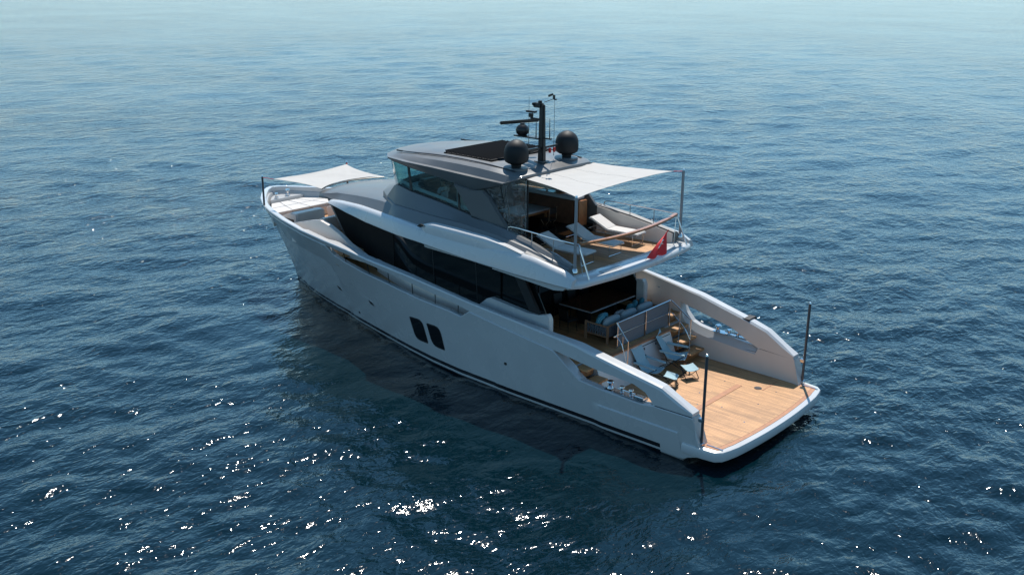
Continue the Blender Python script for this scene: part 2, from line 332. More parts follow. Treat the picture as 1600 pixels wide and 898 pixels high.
def side(s):
    ZG, L1, L2 = (ZGP, L1P, L2P) if s > 0 else (ZGS, L1S, L2S)
    xs = sorted(set([.85, .95, 1.05, 1.12]+[round(v, 3) for v in np.arange(1.2, 26, .2)]+[x for t in (ZG, L1, L2, YG) for x, _ in t if x >= .85]+[26.1, 26.25, 26.5, 26.65, 26.8, 26.86]))
    G = geo(); rings = []; rings2 = []
    for x in xs:
        zt = max(I(x, ZG), 2.0); l1, l2, zg = I(x, L1), I(x, L2), I(x, ZG)
        zb = -.8 if x >= 1.42 else I(x, [(.85, .25), (1.3, .1), (1.42, 0)])
        zl = [zb+(0-zb)*0, max(zb, 0)+.001, .13 if zb <= 0 else zb+.05, .3, .6, .82, .86]
        if zb > 0: zl = [zb, zb+.01, zb+.03, zb+.06, zb+.1, zb+.12, zb+.13]
        top = l1
        zl = [min(z, top-.02*(7-i)) if top < 1 else z for i, z in enumerate(zl)]
        if top >= 1: zl += list(np.linspace(.9, top-.03, 6))
        else: zl += list(np.linspace(zl[-1]+.001, top-.005, 6))
        ring = []
        for i, z in enumerate(zl):
            xr, y = yo(x, z, zt)
            if x < 4.8 and z < .84: y += .05*min(1, (4.8-x)/.4)
            ring.append((xr, s*y, z))
        xr, y = yo(x, top, zt); ring.append((xr, s*(y-.03), top))
        th = I(x, THK)
        xi, yi = yo(x, zg, zt)
        xin = min(xi, 26.6); yin = max(y-th if x < 20 else I(x+.05, YG)-th, .0)
        dk = min(I(x, DK), top-.05)
        yd = max(0, min(yin, yo(x, dk, zt)[1]-.12)); ym_ = max(0, min(yin, yo(x, top, zt)[1]-.1))
        ring.append((xr, s*((y-.03)*.45+ym_*.55) if 2.5 < x < 5.8 else s*(y-.04), top-.001))
        ring.append((min(xr, 26.6), s*ym_, top-((.24 if s < 0 else .08) if 2.55 < x < 5.7 else 0))); ring.append((min(yo(x, dk, zt)[0], 26.3), s*yd, dk)); ring.append((min(yo(x, dk, zt)[0], 26.3), s*max(yd-.02, 0), min(dk, zl[0]+.02) if zb > 0 else dk-.3))
        rings.append(ring)
        if x >= 1.15:
            a = []
            o1 = .05
            def yy(z): q = yo(x, z, zt); return (q[0], q[1]-o1)
            x1, y1 = yy(l2); x2, y2 = yy(zg)
            bv = min(I(x, [(1.1, .12), (4, .11), (6, .06), (9, .05)]), (zg-l2)*.35)
            a = [(x1, s*y1, l2), (x2, s*y2, zg-bv), (x2, s*(y2-bv*.3), zg-bv*.3), (x2, s*max(y2-bv, 0), zg)]
            ti = max(yin, 0)
            a += [(min(x2, 26.6), s*max(ti+bv*.6, 0), zg), (min(x2, 26.6), s*ti, zg-bv*.6), (min(x2, 26.6), s*ti, l2)]
            if l2-l1 < .002 and False: pass
            rings2.append(a)
    loftg(G, rings); G2 = geo(); loftg(G2, rings2)
    return G, G2
(G, Ga), (g2, Gb) = side(1), side(-1); nside = len(G[1]); add(G, *g2)
LINE = mat('cream_inner_lining', (.6, .535, .48), .4, noise=.04, nscale=1.2)
def inner_faces(o, n, j, per=None):
    o.data.materials.append(LINE)
    for k, p in enumerate(o.data.polygons):
        if (k % per if per else k) % n == j and len(p.vertices) == 4 and p.center.x < 17: p.material_index = 1
    return o
hull = inner_faces(mk('hull', *G, HULL, Y, ang=22, merge=False), 18, 15, nside)
for g_ in (Ga, Gb): inner_faces(mk('bulwark', *g_, WHITE, Y, ang=14, merge=False), 7, 5)

for s in (1, -1):
    tube('wing_seam', [(x, s*(yo(x, 1.45, 2.0)[1]-.034), I(x, L1P if s > 0 else L1S)+.004) for x in np.linspace(1.15, 2.45, 8)], .012, BLACK, Y, 6)
# windows and vents on the port topside : small frame + glass set just proud of the hull
def on_hull(x, z, off=0.0):
    zt = I(x, ZGP); xr, y = yo(x, z, max(zt, 2)); return (xr, y+off, z)
def hull_patch(name, poly, m, parent, off, grow=1.0, depth=.03, hole=None):
    cx = sum(p[0] for p in poly)/len(poly); cz = sum(p[1] for p in poly)/len(poly)
    P = [(cx+(x-cx)*grow, cz+(z-cz)*grow) for x, z in poly]
    G = geo(); n = len(P)
    V = [on_hull(x, z, off) for x, z in P]+[on_hull(x, z, off-depth) for x, z in P]
    add(G, V, [tuple(range(n)), tuple(range(2*n-1, n-1, -1))]+[(i, (i+1) % n, n+(i+1) % n, n+i) for i in range(n)])
    return mk(name, *G, m, parent)
def roundpoly(poly, r0=.12, k=4):
    out = []; n = len(poly)
    for i in range(n):
        r = r0*(2.2 if i % 2 and r0 > .1 else 1)*(.6 if not i % 2 and r0 > .1 else 1)
        p0, p, p1 = [Vector((*poly[(i+d) % n], 0)) for d in (-1, 0, 1)]
        a = p+(p0-p).normalized()*r; b = p+(p1-p).normalized()*r
        for j in range(k+1):
            t = j/k; q = a*(1-t)**2+p*2*t*(1-t)+b*t*t; out.append((q.x, q.y))
    return out
for poly in ([(13.64, 1.57), (12.9, 1.62), (12.68, .77), (13.44, .74)], [(12.6, 1.58), (11.9, 1.61), (11.7, .78), (12.37, .78)]):
    rp = roundpoly(poly)
    f = hull_patch('hull_window', rp, BLACK, Y, .012, 1.06)
    hull_patch('pane', roundpoly(poly, .11), DGLASS, f, .018, .93, .012)
for x, z in ((18.95, 1.42), (16.38, 1.47)):
    rec = hull_patch('hull_vent', roundpoly([(x+.34, z+.13), (x-.26, z+.02), (x-.36, z-.16), (x+.26, z-.05)], .06, 3), HULL, Y, .02, depth=.08)
    hull_patch('porthole', roundpoly([(x+.06, z+.05), (x-.2, z), (x-.29, z-.13), (x-.04, z-.09)], .03, 3), BLACK, rec, .034, depth=.03)
for x, z in ((8.55, 1.15), (17.7, .56)):
    hull_patch('drain_port', roundpoly([(x+.06, z+.05), (x-.06, z+.05), (x-.06, z-.05), (x+.06, z-.05)], .04, 3), BLACK, Y, .008)

# swim platform
def plat(z, off, n=7):
    pts = [(1.42, 3.42-off), (.75, 3.4-off), (.35, 3.34-off), (.16+off*.6, 3.16-off), (.08+off*.8, 2.9-off)]
    mid = [(-.14+.022*y*y+off, y) for y in np.linspace(2.5, -2.5, 11)]
    return pts+mid+[(x, -y) for x, y in reversed(pts)]
G = geo()
loftg(G, [[(x, y, z) for x, y in plat(0, o)] for z, o in ((.2, .16), (.26, .03), (.34, 0), (.5, 0), (.56, .02), (.575, .05))])
prismg(G, [(1.4, 2.9), (5.2, 2.9), (5.2, -2.9), (1.4, -2.9)], 2, -.6, .57)
sp = mk('swim_platform', *G, WHITE, Y)
def plate(name, outline, z, m, parent, h=.02): return prism(name, outline, 2, z-h, z, m, parent, bevel=0)
tk = [(x, y) for x, y in plat(0, .2) if x < .9]
plate('teak_border', [(5.3, 2.98), (1.3, 2.98), (.92, 2.95), (.9, 3.06)]+[p for p in tk if p[0] < .8]+[(.9, -3.06), (.92, -2.95), (1.3, -2.98), (5.3, -2.98)], ZP+.006, TEAKB, sp)
tk2 = [(max(x+.13, .0), y*.965) for x, y in tk if x < .6]
plate('teak_deck', [(5.25, 2.9), (.8, 2.9)]+tk2+[(.8, -2.9), (5.25, -2.9)], ZP+.011, TEAK, sp)
box('passerelle_slot', (2.35, -.2, ZP+.014), (.2, 2.75, .02), TEAKB, sp, bevel=.004)
box('passerelle_slot', (1.55, -2.2, ZP+.014), (.05, 1.0, .012), TEAKB, sp, bevel=.003)
for s in (1, -1):
    box('edge_trim', (.5, s*3.05, ZP+.016), (.55, .05, .02), STEEL, sp, bevel=.006)
lathe('deck_hatch', [(.001, 0), (.1, 0), (.13, .004), (.13, -.02)], (1.75, -1.76, ZP+.02), STEEL, sp)
for x, y in ((2.42, -.95), (1.1, -.6), (1.15, -1.9), (2.55, .75), (1.85, .4), (.75, .9), (3.0, -.1), (2.9, -1.55), (3.4, 1.4)):
    lathe('deck_light', [(.001, .006), (.022, .006), (.026, 0)], (x, y, ZP+.012), STEEL, sp, 10)

# cockpit bulkhead, cockpit deck, stairs
G = geo(); prismg(G, [(5.1, .5), (5.52, 1.68), (9.6, 1.68), (9.6, .5)], 1, -2.02, 2.35); prismg(G, [(5.75, .5), (5.75, 1.68), (9.6, 1.68), (9.6, .5)], 1, -3.05, -2.022)
prismg(G, [(5.9, .5), (5.9, 1.68), (9.6, 1.68), (9.6, .5)], 1, 2.352, 3.05)
bh = mk('cockpit_bulkhead', *G, WHITE, Y)
def slope_patch(name, y0, y1, t0, t1, m, off, parent):
    a = Vector((5.1, 0, .5)); b = Vector((5.52, 0, 1.68)); d = (b-a); nrm = Vector((-d.z, 0, d.x)).normalized()
    P = []
    for o in (off, off-.03):
        for y, t in ((y0, t0), (y1, t0), (y1, t1), (y0, t1)):
            p = a+d*t+nrm*o; P.append((p.x, y, p.z))
    return mk(name, P, [(0, 1, 2, 3), (7, 6, 5, 4), (0, 1, 5, 4), (1, 2, 6, 5), (2, 3, 7, 6), (3, 0, 4, 7)], m, parent)
slope_patch('locker_gasket', -.0, -1.32, .1, .9, BLACK, .006, bh); ld = slope_patch('locker_door', -.025, -1.295, .12, .88, GREYP, .02, bh)
slope_patch('locker_gasket', -1.37, -1.95, .1, .9, BLACK, .006, bh); slope_patch('locker_door', -1.395, -1.925, .12, .88, WHITE, .02, bh)
for y in (-.3, -1.0): slope_patch('latch', y-.03, y+.03, .78, .84, BLACK, .03, ld)
plate('cockpit_deck', [(5.5, 2.35), (5.5, -2.02), (5.9, -2.02), (5.9, -2.4), (5.9, -3.1), (9.6, -3.1), (9.6, 3.1), (5.9, 3.1), (5.9, 2.4)], 1.705, TEAK, Y, .03)
plate('cockpit_deck_nosing', [(5.46, 2.35), (5.46, -2.02), (5.62, -2.02), (5.62, 2.35)], 1.712, TEAKB, Y, .05)
for s in (1, -1):
    for i, (xc, z) in enumerate(((4.84, .93), (5.2, 1.3), (5.56, 1.67), (5.95, 2.05))):
        if s > 0 and i == 3: continue
        G = geo(); yl = 2.36 if s > 0 or i == 3 else 2.06
        prismg(G, [(xc-.22, s*yl), (xc+.25, s*yl), (xc+.25, s*3.03), (xc-.2, s*3.03), (xc-.22, s*2.95)], 2, z-.07, z)
        st = mk('stair_step', *G, TEAK, Y, bevel=.012)
        box('riser', (xc+.2, s*(yl+3.03)/2, z-.22), (.36, 3.02-yl, .3), WOOD, st, bevel=.01)
prism('stair_flank', [(5.15, .55), (5.8, .55), (5.8, 1.66), (5.55, 1.66)], 1, 2.3, 2.36, WHITE, Y)
# raised side decks
hy0 = lambda x: I(x, [(14, 2.5), (15, 2.3), (16, 2.0), (18, 1.6), (20, 1.4)])
pp = lambda s: [(x, s*(I(x, YG)-I(x, THK)+.04)) for x in np.arange(7.1, 18.3, .7)]
G = geo()
for s in (1, -1):
    xs = list(np.arange(7.1, 18.4, .5)); rr = []
    for x in xs:
        z = I(x, DK)+.06; yi = min(I(x, YG)-I(x, THK)+.02, yo(x, z-.15, 3.4)[1]-.08)
        yq = min(2.4, hy0(x)); rr.append([(x, s*yi, z), (x, s*yq, z), (x, s*yq, z-.15), (x, s*yi, z-.15)])
    loftg(G, rr)
prismg(G, [(6.15, -2.4), (7.12, -2.4), (7.12, -3.12), (6.15, -3.12)], 2, 1.7, 2.055)
mk('side_deck', *G, TEAK, Y)
# low cream inner wall seen through the rail opening
G = geo()
ctop = lambda x: I(x, ZGP)-.38-.07*max(0, x-14); hq = lambda x: min(2.72, I(x, [(14, 2.72), (15, 2.52), (16, 2.28), (17, 2.06), (18.2, 1.85)])); rr = [[(x, hq(x), I(x, DK)+.05), (x, hq(x), ctop(x)), (x, hq(x)-.12, ctop(x)), (x, hq(x)-.12, I(x, DK)+.05)] for x in np.arange(9.5, 16.9, .4)]
loftg(G, rr); mk('side_deck_coaming', *G, CREAM, Y); G = geo(); rr = [[(x, -y, z) for x, y, z in r] for r in rr]; loftg(G, rr)
mk('side_deck_coaming', *G, CREAM, Y)
# stanchions and wire in the port rail opening
sr = tube('side_rail', [(x, yo(x, I(x, L2P), 3.5)[1]-.16, I(x, L2P)-.03) for x in np.arange(10.6, 18.2, .4)], .012, BLACK, Y)
for x in (17.35, 15.95, 14.75, 13.4, 12.15, 10.95): tube('stanchion', [(x, yo(x, I(x, L1P), 3.5)[1]-.12, I(x, L1P)-.02), (x, yo(x, I(x, L2P), 3.5)[1]-.16, I(x, L2P)-.01)], .016, BLACK, sr)

# foredeck
xs = list(np.arange(17.8, 26.5, .4)); G = geo()
fw = lambda x: max(min(I(x, YG)-.25, yo(x, 3.05, 4)[1]-.1), .05)
fx = lambda x: yo(x, 3.05, 4)[0]
loftg(G, [[(fx(x), fw(x), 3.14), (fx(x), -fw(x), 3.14), (fx(x), -fw(x), 3.0), (fx(x), fw(x), 3.0)] for x in xs])
mk('foredeck', *G, TEAK, Y)
G = geo()   # raised pad base and bow locker
w_ = lambda x: max(I(x+.25, YG)-.36, .1)
loftg(G, [[(x, w_(x), 3.52), (x, -w_(x), 3.52), (x, -w_(x), 3.1), (x, w_(x), 3.1)] for x in (23.75, 24.2, 24.7, 25.2, 25.6, 26, 26.3)])
pb = mk('sunpad_base', *G, CREAM, Y)
G = geo(); loftg(G, [[(x, w_(x), 3.8), (x, -w_(x), 3.8), (x, -w_(x), 3.45), (x, w_(x), 3.45)] for x in (25.55, 25.8, 26.1, 26.35)])
mk('anchor_locker', *G, WHITE, Y, bevel=.02)
for i in range(4):
    for k, (xa, xb) in enumerate(((23.78, 24.66), (24.68, 25.5))):
        ya, yb = [-1+2*i/4, -1+2*(i+1)/4]
        wa, wb = min(w_(xa)-.05, 2.1), min(w_(xb)-.05, 2.1)
        G = geo(); V = [(xa, ya*wa+.006, 3.5), (xa, yb*wa-.006, 3.5), (xb, yb*wb-.006, 3.5), (xb, ya*wb+.006, 3.5)]
        add(G, V+[(x, y, 3.66) for x, y, _ in V], [(0, 1, 2, 3), (7, 6, 5, 4), (0, 1, 5, 4), (1, 2, 6, 5), (2, 3, 7, 6), (3, 0, 4, 7)])
        mk('sunpad_cushion', *G, PAD, Y, bevel=.018, bseg=2)
# bow fittings
wl = lathe('windlass', [(.001, .3), (.1, .3), (.11, .26), (.06, .22), (.06, .1), (.12, .06), (.12, 0)], (25.85, -.25, 3.8), STEEL, Y, 16)
lathe('windlass', [(.001, .24), (.08, .24), (.09, .2), (.05, .17), (.05, .08), (.1, .05), (.1, 0)], (25.75, .45, 3.8), STEEL, Y, 16)
pn = box('bow_control_panel', (25.42, -1.32, 3.9), (.03, .5, .26), STEEL, Y, rot=(0, 0, R(-38)))
for k in range(3): box('button', (25.40-.1*(k-1), -1.31-.13*(k-1)*.9, 3.9), (.03, .09, .13), BLACK, pn, rot=(0, 0, R(-38)), bevel=.004)
# foredeck seating around the deckhouse
for s in (1, -1):
    G = geo(); prismg(G, [(16.8, 2.9), (21.7, 2.9), (21.7, 3.66), (20.4, 3.99), (19.65, 4.15), (19.15, 4.05), (18.45, 3.79), (17.85, 3.49), (17.3, 3.32), (16.8, 3.14)], 1, s*2.6, s*2.38)
    fs = mk('foredeck_side_wall', *G, CREAM, Y, bevel=.015, ang=8)
    G = geo(); prismg(G, [(19.7, 4.17), (20.4, 4.02), (21.65, 3.7), (21.65, 3.6), (20.4, 3.9), (19.7, 4.04)], 1, s*2.56, s*2.42); mk('wall_top', *G, GREYP, fs)
G = geo(); prismg(G, [(20.9, 3.1), (22.0, 3.1), (22.0, 3.45), (21.35, 3.5), (21.2, 3.8), (20.9, 3.8)], 1, -1.44, 1.44)
mk('foredeck_sofa', *G, CREAM, Y, bevel=.05)
G = geo(); prismg(G, [(22.25, 3.1), (23.2, 3.1), (23.35, 3.62), (22.7, 3.86), (22.25, 3.86)], 1, .35, 1.9)
cs = mk('foredeck_lounge', *G, CREAM, Y, bevel=.05)
box('lounge_slot', (22.95, 1.12, 3.78), (.3, 1.1, .03), BLACK, cs, rot=(0, R(20), 0), bevel=.005)
box('lounge_slot', (22.8, 1.91, 3.5), (.7, .02, .16), BLACK, cs, bevel=.005)
G = geo(); prismg(G, [(22.25, 3.1), (23.2, 3.1), (23.35, 3.62), (22.7, 3.8), (22.25, 3.8)], 1, -1.9, -.5); mk('foredeck_lounge', *G, CREAM, Y, bevel=.05)

# main deck house
hy = lambda x: min(2.66, I(x, YF)-.76)
YF0 = YF = [(5.4, 3.5), (12, 3.55), (13, 3.5), (14, 3.4), (15, 3.2), (16, 2.97), (17, 2.75), (18, 2.58), (19, 2.42), (19.8, 2.3), (21, 2.1)]
def house_ring(z):
    xf = 19.3+1.0*(z-3.4)
    half = [(9.5, 2.66), (12.9, 2.66)]+[(x, hy(x)) for x in np.linspace(13.2, xf-.02, 9)]+[(xf+.15, hy(xf)-.12), (xf+.32, 1.0), (xf+.38, 0)]
    return [(x, y, z) for x, y in half]+[(x, -y, z) for x, y in reversed(half[:-1])]
G = geo(); loftg(G, [house_ring(z) for z in (2.2, 3.3, 4.1, 4.85)])
dh = mk('saloon_glazing', *G, DGLASS, Y, ang=20)
COVER = mat('brown_black_sun_cover', (.009, .0075, .007), .8, spec=.2, noise=.15, nscale=2)
for s in (1, -1):
    G = geo(); rr = []
    for z in (2.7, 3.3, 3.9, 4.4, 4.8):
        x1 = 19.3+1.0*(z-3.4)-.14; xs = np.linspace(15.4, x1, 9)
        rr.append([(x, s*(hy(x)+.014), z) for x in xs]+[(x, s*(hy(x)-.02), z) for x in reversed(xs)])
    loftg(G, rr); mk('sun_cover', *G, COVER, dh)
for s in (1, -1):
    G = geo()
    k = lambda z: 19.3+1.0*(z-3.4)
    loftg(G, [[(k(z)-.12, s*(hy(k(z))+.012), z), (k(z)+.02, s*(hy(k(z))+.01), z), (k(z)+.2, s*(hy(k(z))-.12), z), (k(z)+.42, s*.9, z), (k(z)+.3, s*.9, z), (k(z)-.12, s*(hy(k(z))-.06), z)] for z in (2.6, 3.3, 4.1, 4.9)])
    mk('front_pillar', *G, GREY, dh)
    for x in (12.8, 10.6): prism('mullion', [(x-.02, 2.4), (x+.02, 2.4), (x+.14, 4.6), (x+.1, 4.6)], 1, s*2.655, s*2.668, BLACK, dh, bevel=0)
    G = geo(); prismg(G, [(10.7, 2.2), (10.45, 2.66), (9.98, 3.04), (9.8, 3.1), (9.3, 3.05), (8.1, 2.94), (7.6, 2.98), (7.22, 3.08), (7.12, 2.9), (7.1, 1.6), (10.7, 1.6)], 1, s*2.62, s*2.86)
    sf = mk('side_fairing', *G, WHITE, Y, bevel=.025)
    prism('panel_seam', [(7.7, 2.35), (7.9, 2.35), (7.9, 2.75), (7.7, 2.75)], 1, s*2.855, s*2.863, GREYP, sf, bevel=.004)
    prism('cockpit_side_glass', [(7.45, 1.7), (7.45, 2.95), (8.3, 4.44), (9.5, 4.44), (9.5, 1.7)], 1, s*2.56, s*2.6, DGLASS, Y, bevel=0)
    prism('support_strut', [(8.95, 4.45), (8.5, 4.45), (7.6, 3.0), (8.05, 3.0)], 1, s*2.68, s*2.8, BLACK, Y)
box('saloon_doors', (9.55, 0, 3.05), (.08, 5.2, 2.7), DGLASS, Y, bevel=0)
for y in (-1.8, -.6, .6, 1.8): box('door_frame', (9.5, y, 3.05), (.06, .08, 2.65), BLACK, Y, bevel=.005)

# fascia band of the upper deck
ZB = [(5.4, 4.46), (8.3, 4.47), (10.1, 4.53), (11.5, 4.61), (12.8, 4.68), (14.5, 4.68), (16.6, 4.66), (18, 4.74), (19.35, 4.88), (19.8, 4.93)]
ZT = [(5.4, 4.6), (5.75, 4.76), (6.1, 4.94), (7.4, 5.14), (9.1, 5.21), (11, 5.19), (12.8, 5.2), (14.1, 5.24), (15.5, 5.21), (17.4, 5.15), (18.7, 5.07), (19.8, 4.955)]
YF = [(5.4, 3.5), (5.75, 3.56), (6.4, 3.6), (12, 3.55), (13, 3.5), (14, 3.4), (15, 3.2), (16, 2.97), (17, 2.75), (18, 2.58), (19, 2.42), (19.8, 2.3), (21, 2.1)]
for s in (1, -1):
    G = geo(); rr = []
    for x in sorted(set(list(np.arange(5.7, 19.35, .3))+[6.1, 19.4])):
        yb, zb, zt = I(x, YF), I(x, ZB), I(x, ZT); h = zt-zb
        rr.append([(x, s*(yb-.06), zb-.02*min(1, h)), (x, s*(yb-.01), zb+.03*min(1, h*3)), (x, s*(yb-.1), zt-.26*h), (x, s*(yb-.14), zt-.12*h), (x, s*(yb-.2), zt-.03*h), (x, s*(yb-.27), zt), (x, s*(yb-.325), zt), (x, s*(yb-.36), zb)])
    loftg(G, rr); fa = mk('upper_deck_fascia', *G, WHITE, Y, ang=30)
    G = geo(); rr = []
    for x, h, w0 in ((12.75, .02, .1), (12.62, .15, .2), (12.4, .22, .3), (12, .25, .3), (11, .25, .32), (9.6, .2, .32), (8.6, .1, .3), (7.9, .01, .2)):
        zt = I(x, ZT); yb = I(x, YF)
        q_ = .1*(1-min(1, h/.2)); rr.append([(x, s*(yb-.1-q_), zt-.2), (x, s*(yb-.125-q_), zt-.04+h*.55), (x, s*(yb-.15-q_), zt-.02+h*.88), (x, s*(yb-.19), zt-.005+h), (x, s*(yb-.30-w0*.4), zt+h), (x, s*(yb-.36-w0*.4), zt-.1)])
    loftg(G, rr); lk = mk('fascia_locker', *G, WHITE, fa, ang=50)
    prism('locker_vent', [(12.88, 5.25), (12.7, 5.36), (12.5, 5.33), (12.7, 5.22)], 1, s*3.38, s*3.43, BLACK, lk, bevel=.005)
    prism('light_strip', [(9.2, 4.4), (9.15, 4.49), (6.2, 4.5), (5.95, 4.44), (6.1, 4.3), (6.5, 4.24)], 1, s*3.05, s*3.42, WHITE, Y)

# grey upper body in front of the wheelhouse
ZC = [(6.1, 4.98), (7.9, 5.34), (9.05, 5.5), (10.5, 5.56), (12, 5.56), (13.2, 5.57), (14.5, 5.58), (16, 5.52), (17.84, 5.38), (19.5, 5.21), (20.3, 5.1), (21.2, 5.0)]
G = geo(); rr = []
for x, w1, w2 in [(x, I(x, YF)-.3, I(x, YF)-.6) for x in (15.0, 15.5, 16, 16.5, 17, 17.5, 18, 18.5, 19, 19.5)]+[(19.8, 2.06, 1.88), (20.2, 2.02, 1.9), (20.5, 1.95, 1.85), (20.72, 1.78, 1.7), (20.9, 1.35, 1.28), (21.02, .8, .75), (21.06, .3, .25)]:
    zt = min(I(x, ZT), I(x, ZC)-.1)-.02 if x < 19.8 else I(x, ZC)-.14; zc = I(x, ZC); f = min(1, w2/1.8)
    h = [(w1, zt-.06), (w1, zt), (w2+.07, zc-.07), (w2+.02, zc-.01), (w2*.95, zc+.02), (w2*.75, zc+.07*f), (w2*.4, zc+.12*f), (0, zc+.14*f)]
    rr.append([(x, y, z) for y, z in h]+[(x, -y, z) for y, z in reversed(h[:-1])]+[(x, -w1*.9, zt-.12), (x, w1*.9, zt-.12)])
loftg(G, rr); mk('upper_body', *G, GREY, Y, ang=30)
# coaming around the wheelhouse and fly deck
half = [  # base, foot, top outer, top inner, inner bottom
    (6.1, 3.2, I(6.1, ZT)-.06, 6.1, 3.11, 4.98, 6.1, 3.0, 5.05, 6.12, 2.86, 5.03, 6.12, 2.86, 4.4),
    (7.0, 3.22, I(7, ZT)-.06, 7.0, 3.11, 5.13, 7.0, 2.95, 5.24, 7, 2.78, 5.22, 7, 2.78, 4.4),
    (7.9, 3.22, I(7.9, ZT)-.06, 7.9, 3.06, 5.28, 7.9, 2.86, 5.43, 7.9, 2.68, 5.4, 7.9, 2.68, 4.4),
    (9.3, 3.22, I(9.3, ZT)-.06, 9.3, 3.0, 5.46, 9.3, 2.68, 5.62, 9.3, 2.5, 5.6, 9.3, 2.5, 4.4),
    (11.1, 3.22, I(11.1, ZT)-.06, 11.1, 2.95, 5.57, 11.1, 2.5, 5.77, 11.1, 2.38, 5.77, 11.1, 2.38, 4.4),
    (12.65, 3.2, I(12.65, ZT)-.06, 12.65, 2.93, 5.575, 12.65, 2.46, 5.98, 12.65, 2.32, 5.98, 12.65, 2.32, 4.4),
    (14.3, I(14.3, YF)-.3, I(14.3, ZT)-.06, 14.3, I(14.3, YF)-.6, 5.58, 14.3, 2.42, 6.14, 14.3, 2.28, 6.14, 14.3, 2.28, 4.4),
    (15.05, I(15.05, YF)-.3, I(15.05, ZT)-.08, 15.05, I(15.05, YF)-.585, 5.565, 15.1, 2.36, 6.27, 15.05, 2.22, 6.27, 15.05, 2.22, 5.0),
    (15.85, 2.25, 5.3, 15.85, 2.25, 5.6, 15.6, 2.05, 6.12, 15.5, 1.95, 6.12, 15.5, 1.95, 5.0),
    (16.5, 1.85, 5.3, 16.5, 1.85, 5.66, 16.0, 1.5, 6.06, 15.88, 1.42, 6.06, 15.88, 1.42, 5.0),
    (16.95, 1.15, 5.3, 16.95, 1.15, 5.72, 16.3, .85, 6.03, 16.18, .8, 6.03, 16.18, .8, 5.0),
    (17.1, 0, 5.3, 17.1, 0, 5.74, 16.42, 0, 6.03, 16.3, 0, 6.03, 16.3, 0, 5.0)]
rr = []
for h in half:
    b_, f_, t_, ti_, ib_ = [Vector(h[i:i+3]) for i in (0, 3, 6, 9, 12)]
    if f_.x < 15.2: rr.append([tuple(v) for v in (b_, b_+Vector((0, 0, .06)), f_+Vector((0, .06, -.06)), f_, f_+Vector((0, -.07, .012)), t_, ti_, ib_)])
    else:
        o = Vector((f_.x-14.6, f_.y, 0)).normalized()
        rr.append([tuple(v) for v in (b_, b_+Vector((0, 0, .1)), f_-Vector((0, 0, .06)), f_+Vector((0, 0, .04)), f_+Vector((0, 0, .1))-o*.02, t_, ti_, ib_)])
rr = rr+[[(x, -y, z) for x, y, z in r] for r in reversed(rr[:-1])]
G = geo(); loftg(G, rr); cm = mk('coaming', *G, GREY, Y, ang=25)
# sill trim, glazing, mullions
sill = [(r[5][0]*.5+r[6][0]*.5, r[5][1]*.5+r[6][1]*.5, r[5][2]+.015) for r in rr if r[5][0] > 11]
sill = [(10.9, 2.46, 5.77)]+sill+[(10.9, -2.46, 5.77)]
tp = []
for x, y, z in sill:
    s = 1 if y > 0 else -1
    if x < 15: tp.append((x+.12, s*2.36 if y else 0, I(x, [(11.03, 6.72), (13.05, 6.92), (14.5, 7.06), (15.4, 7.13)])))
    else:
        k = {15.075: (15.42, 2.2), 15.55: (15.85, 1.8)}
        tp.append((x+.3 if abs(y) < 1.6 else x+.28, y*1.0, 7.18))
def strip(name, lo, hi, th, m, parent):
    G = geo(); rr = []
    for i, (a, b) in enumerate(zip(lo, hi)):
        t = Vector(lo[min(i+1, len(lo)-1)])-Vector(lo[max(i-1, 0)]); nn = Vector((-t.y, t.x, 0)).normalized()*th
        rr.append([a, b, tuple(Vector(b)+nn), tuple(Vector(a)+nn)])
    loftg(G, rr); return mk(name, *G, m, parent)
n = len(sill); idx = [0, 3, n//2, n-4, n-1]
segs = [(0, 3), (3, 5), (5, n-6), (n-6, n-4), (n-4, n-1)]
def lerp(a, b, t): return tuple(Vector(a).lerp(Vector(b), t))
tube('window_sill_trim', sill, .03, BLACK, cm, 6)
for a, b in ((0, 1), (1, 4), (4, 6), (6, n-7), (n-7, n-5), (n-5, n-2), (n-2, n-1)):
    nm = 'windscreen' if a == 6 else 'wheelhouse_window'
    strip(nm, sill[a:b+1], tp[a:b+1], .012, WGLASS, Y)
for i in (3, n-4): tube('window_mullion', [sill[i], tp[i]], .05, BLACK, Y, 6)
for s in (1, -1): tube('window_mullion', [(11.7, s*2.43, 5.86), (11.82, s*2.37, 6.76)], .045, BLACK, Y, 6)
ins = [(x*.985+.1, y*.955, z+.03) for x, y, z in sill]
strip('window_ledge', ins, [(x, y, z+.13) for x, y, z in ins], .01, GREYP, cm)
# fins
for s in (1, -1):
    fin = [(11.95, 6.78), (11.0, 6.68), (10.5, 6.74), (10.2, 6.55), (9.85, 6.15), (9.5, 5.78), (9.28, 5.56), (9.45, 5.5), (10.95, 5.66)]
    G = geo(); prismg(G, fin, 1, s*2.36, s*2.52); mk('roof_fin', *G, GREY, Y, bevel=.03)
    G = geo(); prismg(G, [(9.9, 5.66), (9.9, 5.62), (11.2, 5.72), (11.2, 5.76)], 1, s*2.52, s*2.6); 
    tube('fin_seal', [(9.2, s*2.6, 5.6), (9.9, s*2.58, 5.64), (11.0, s*2.55, 5.76)], .02, BLACK, Y, 6)

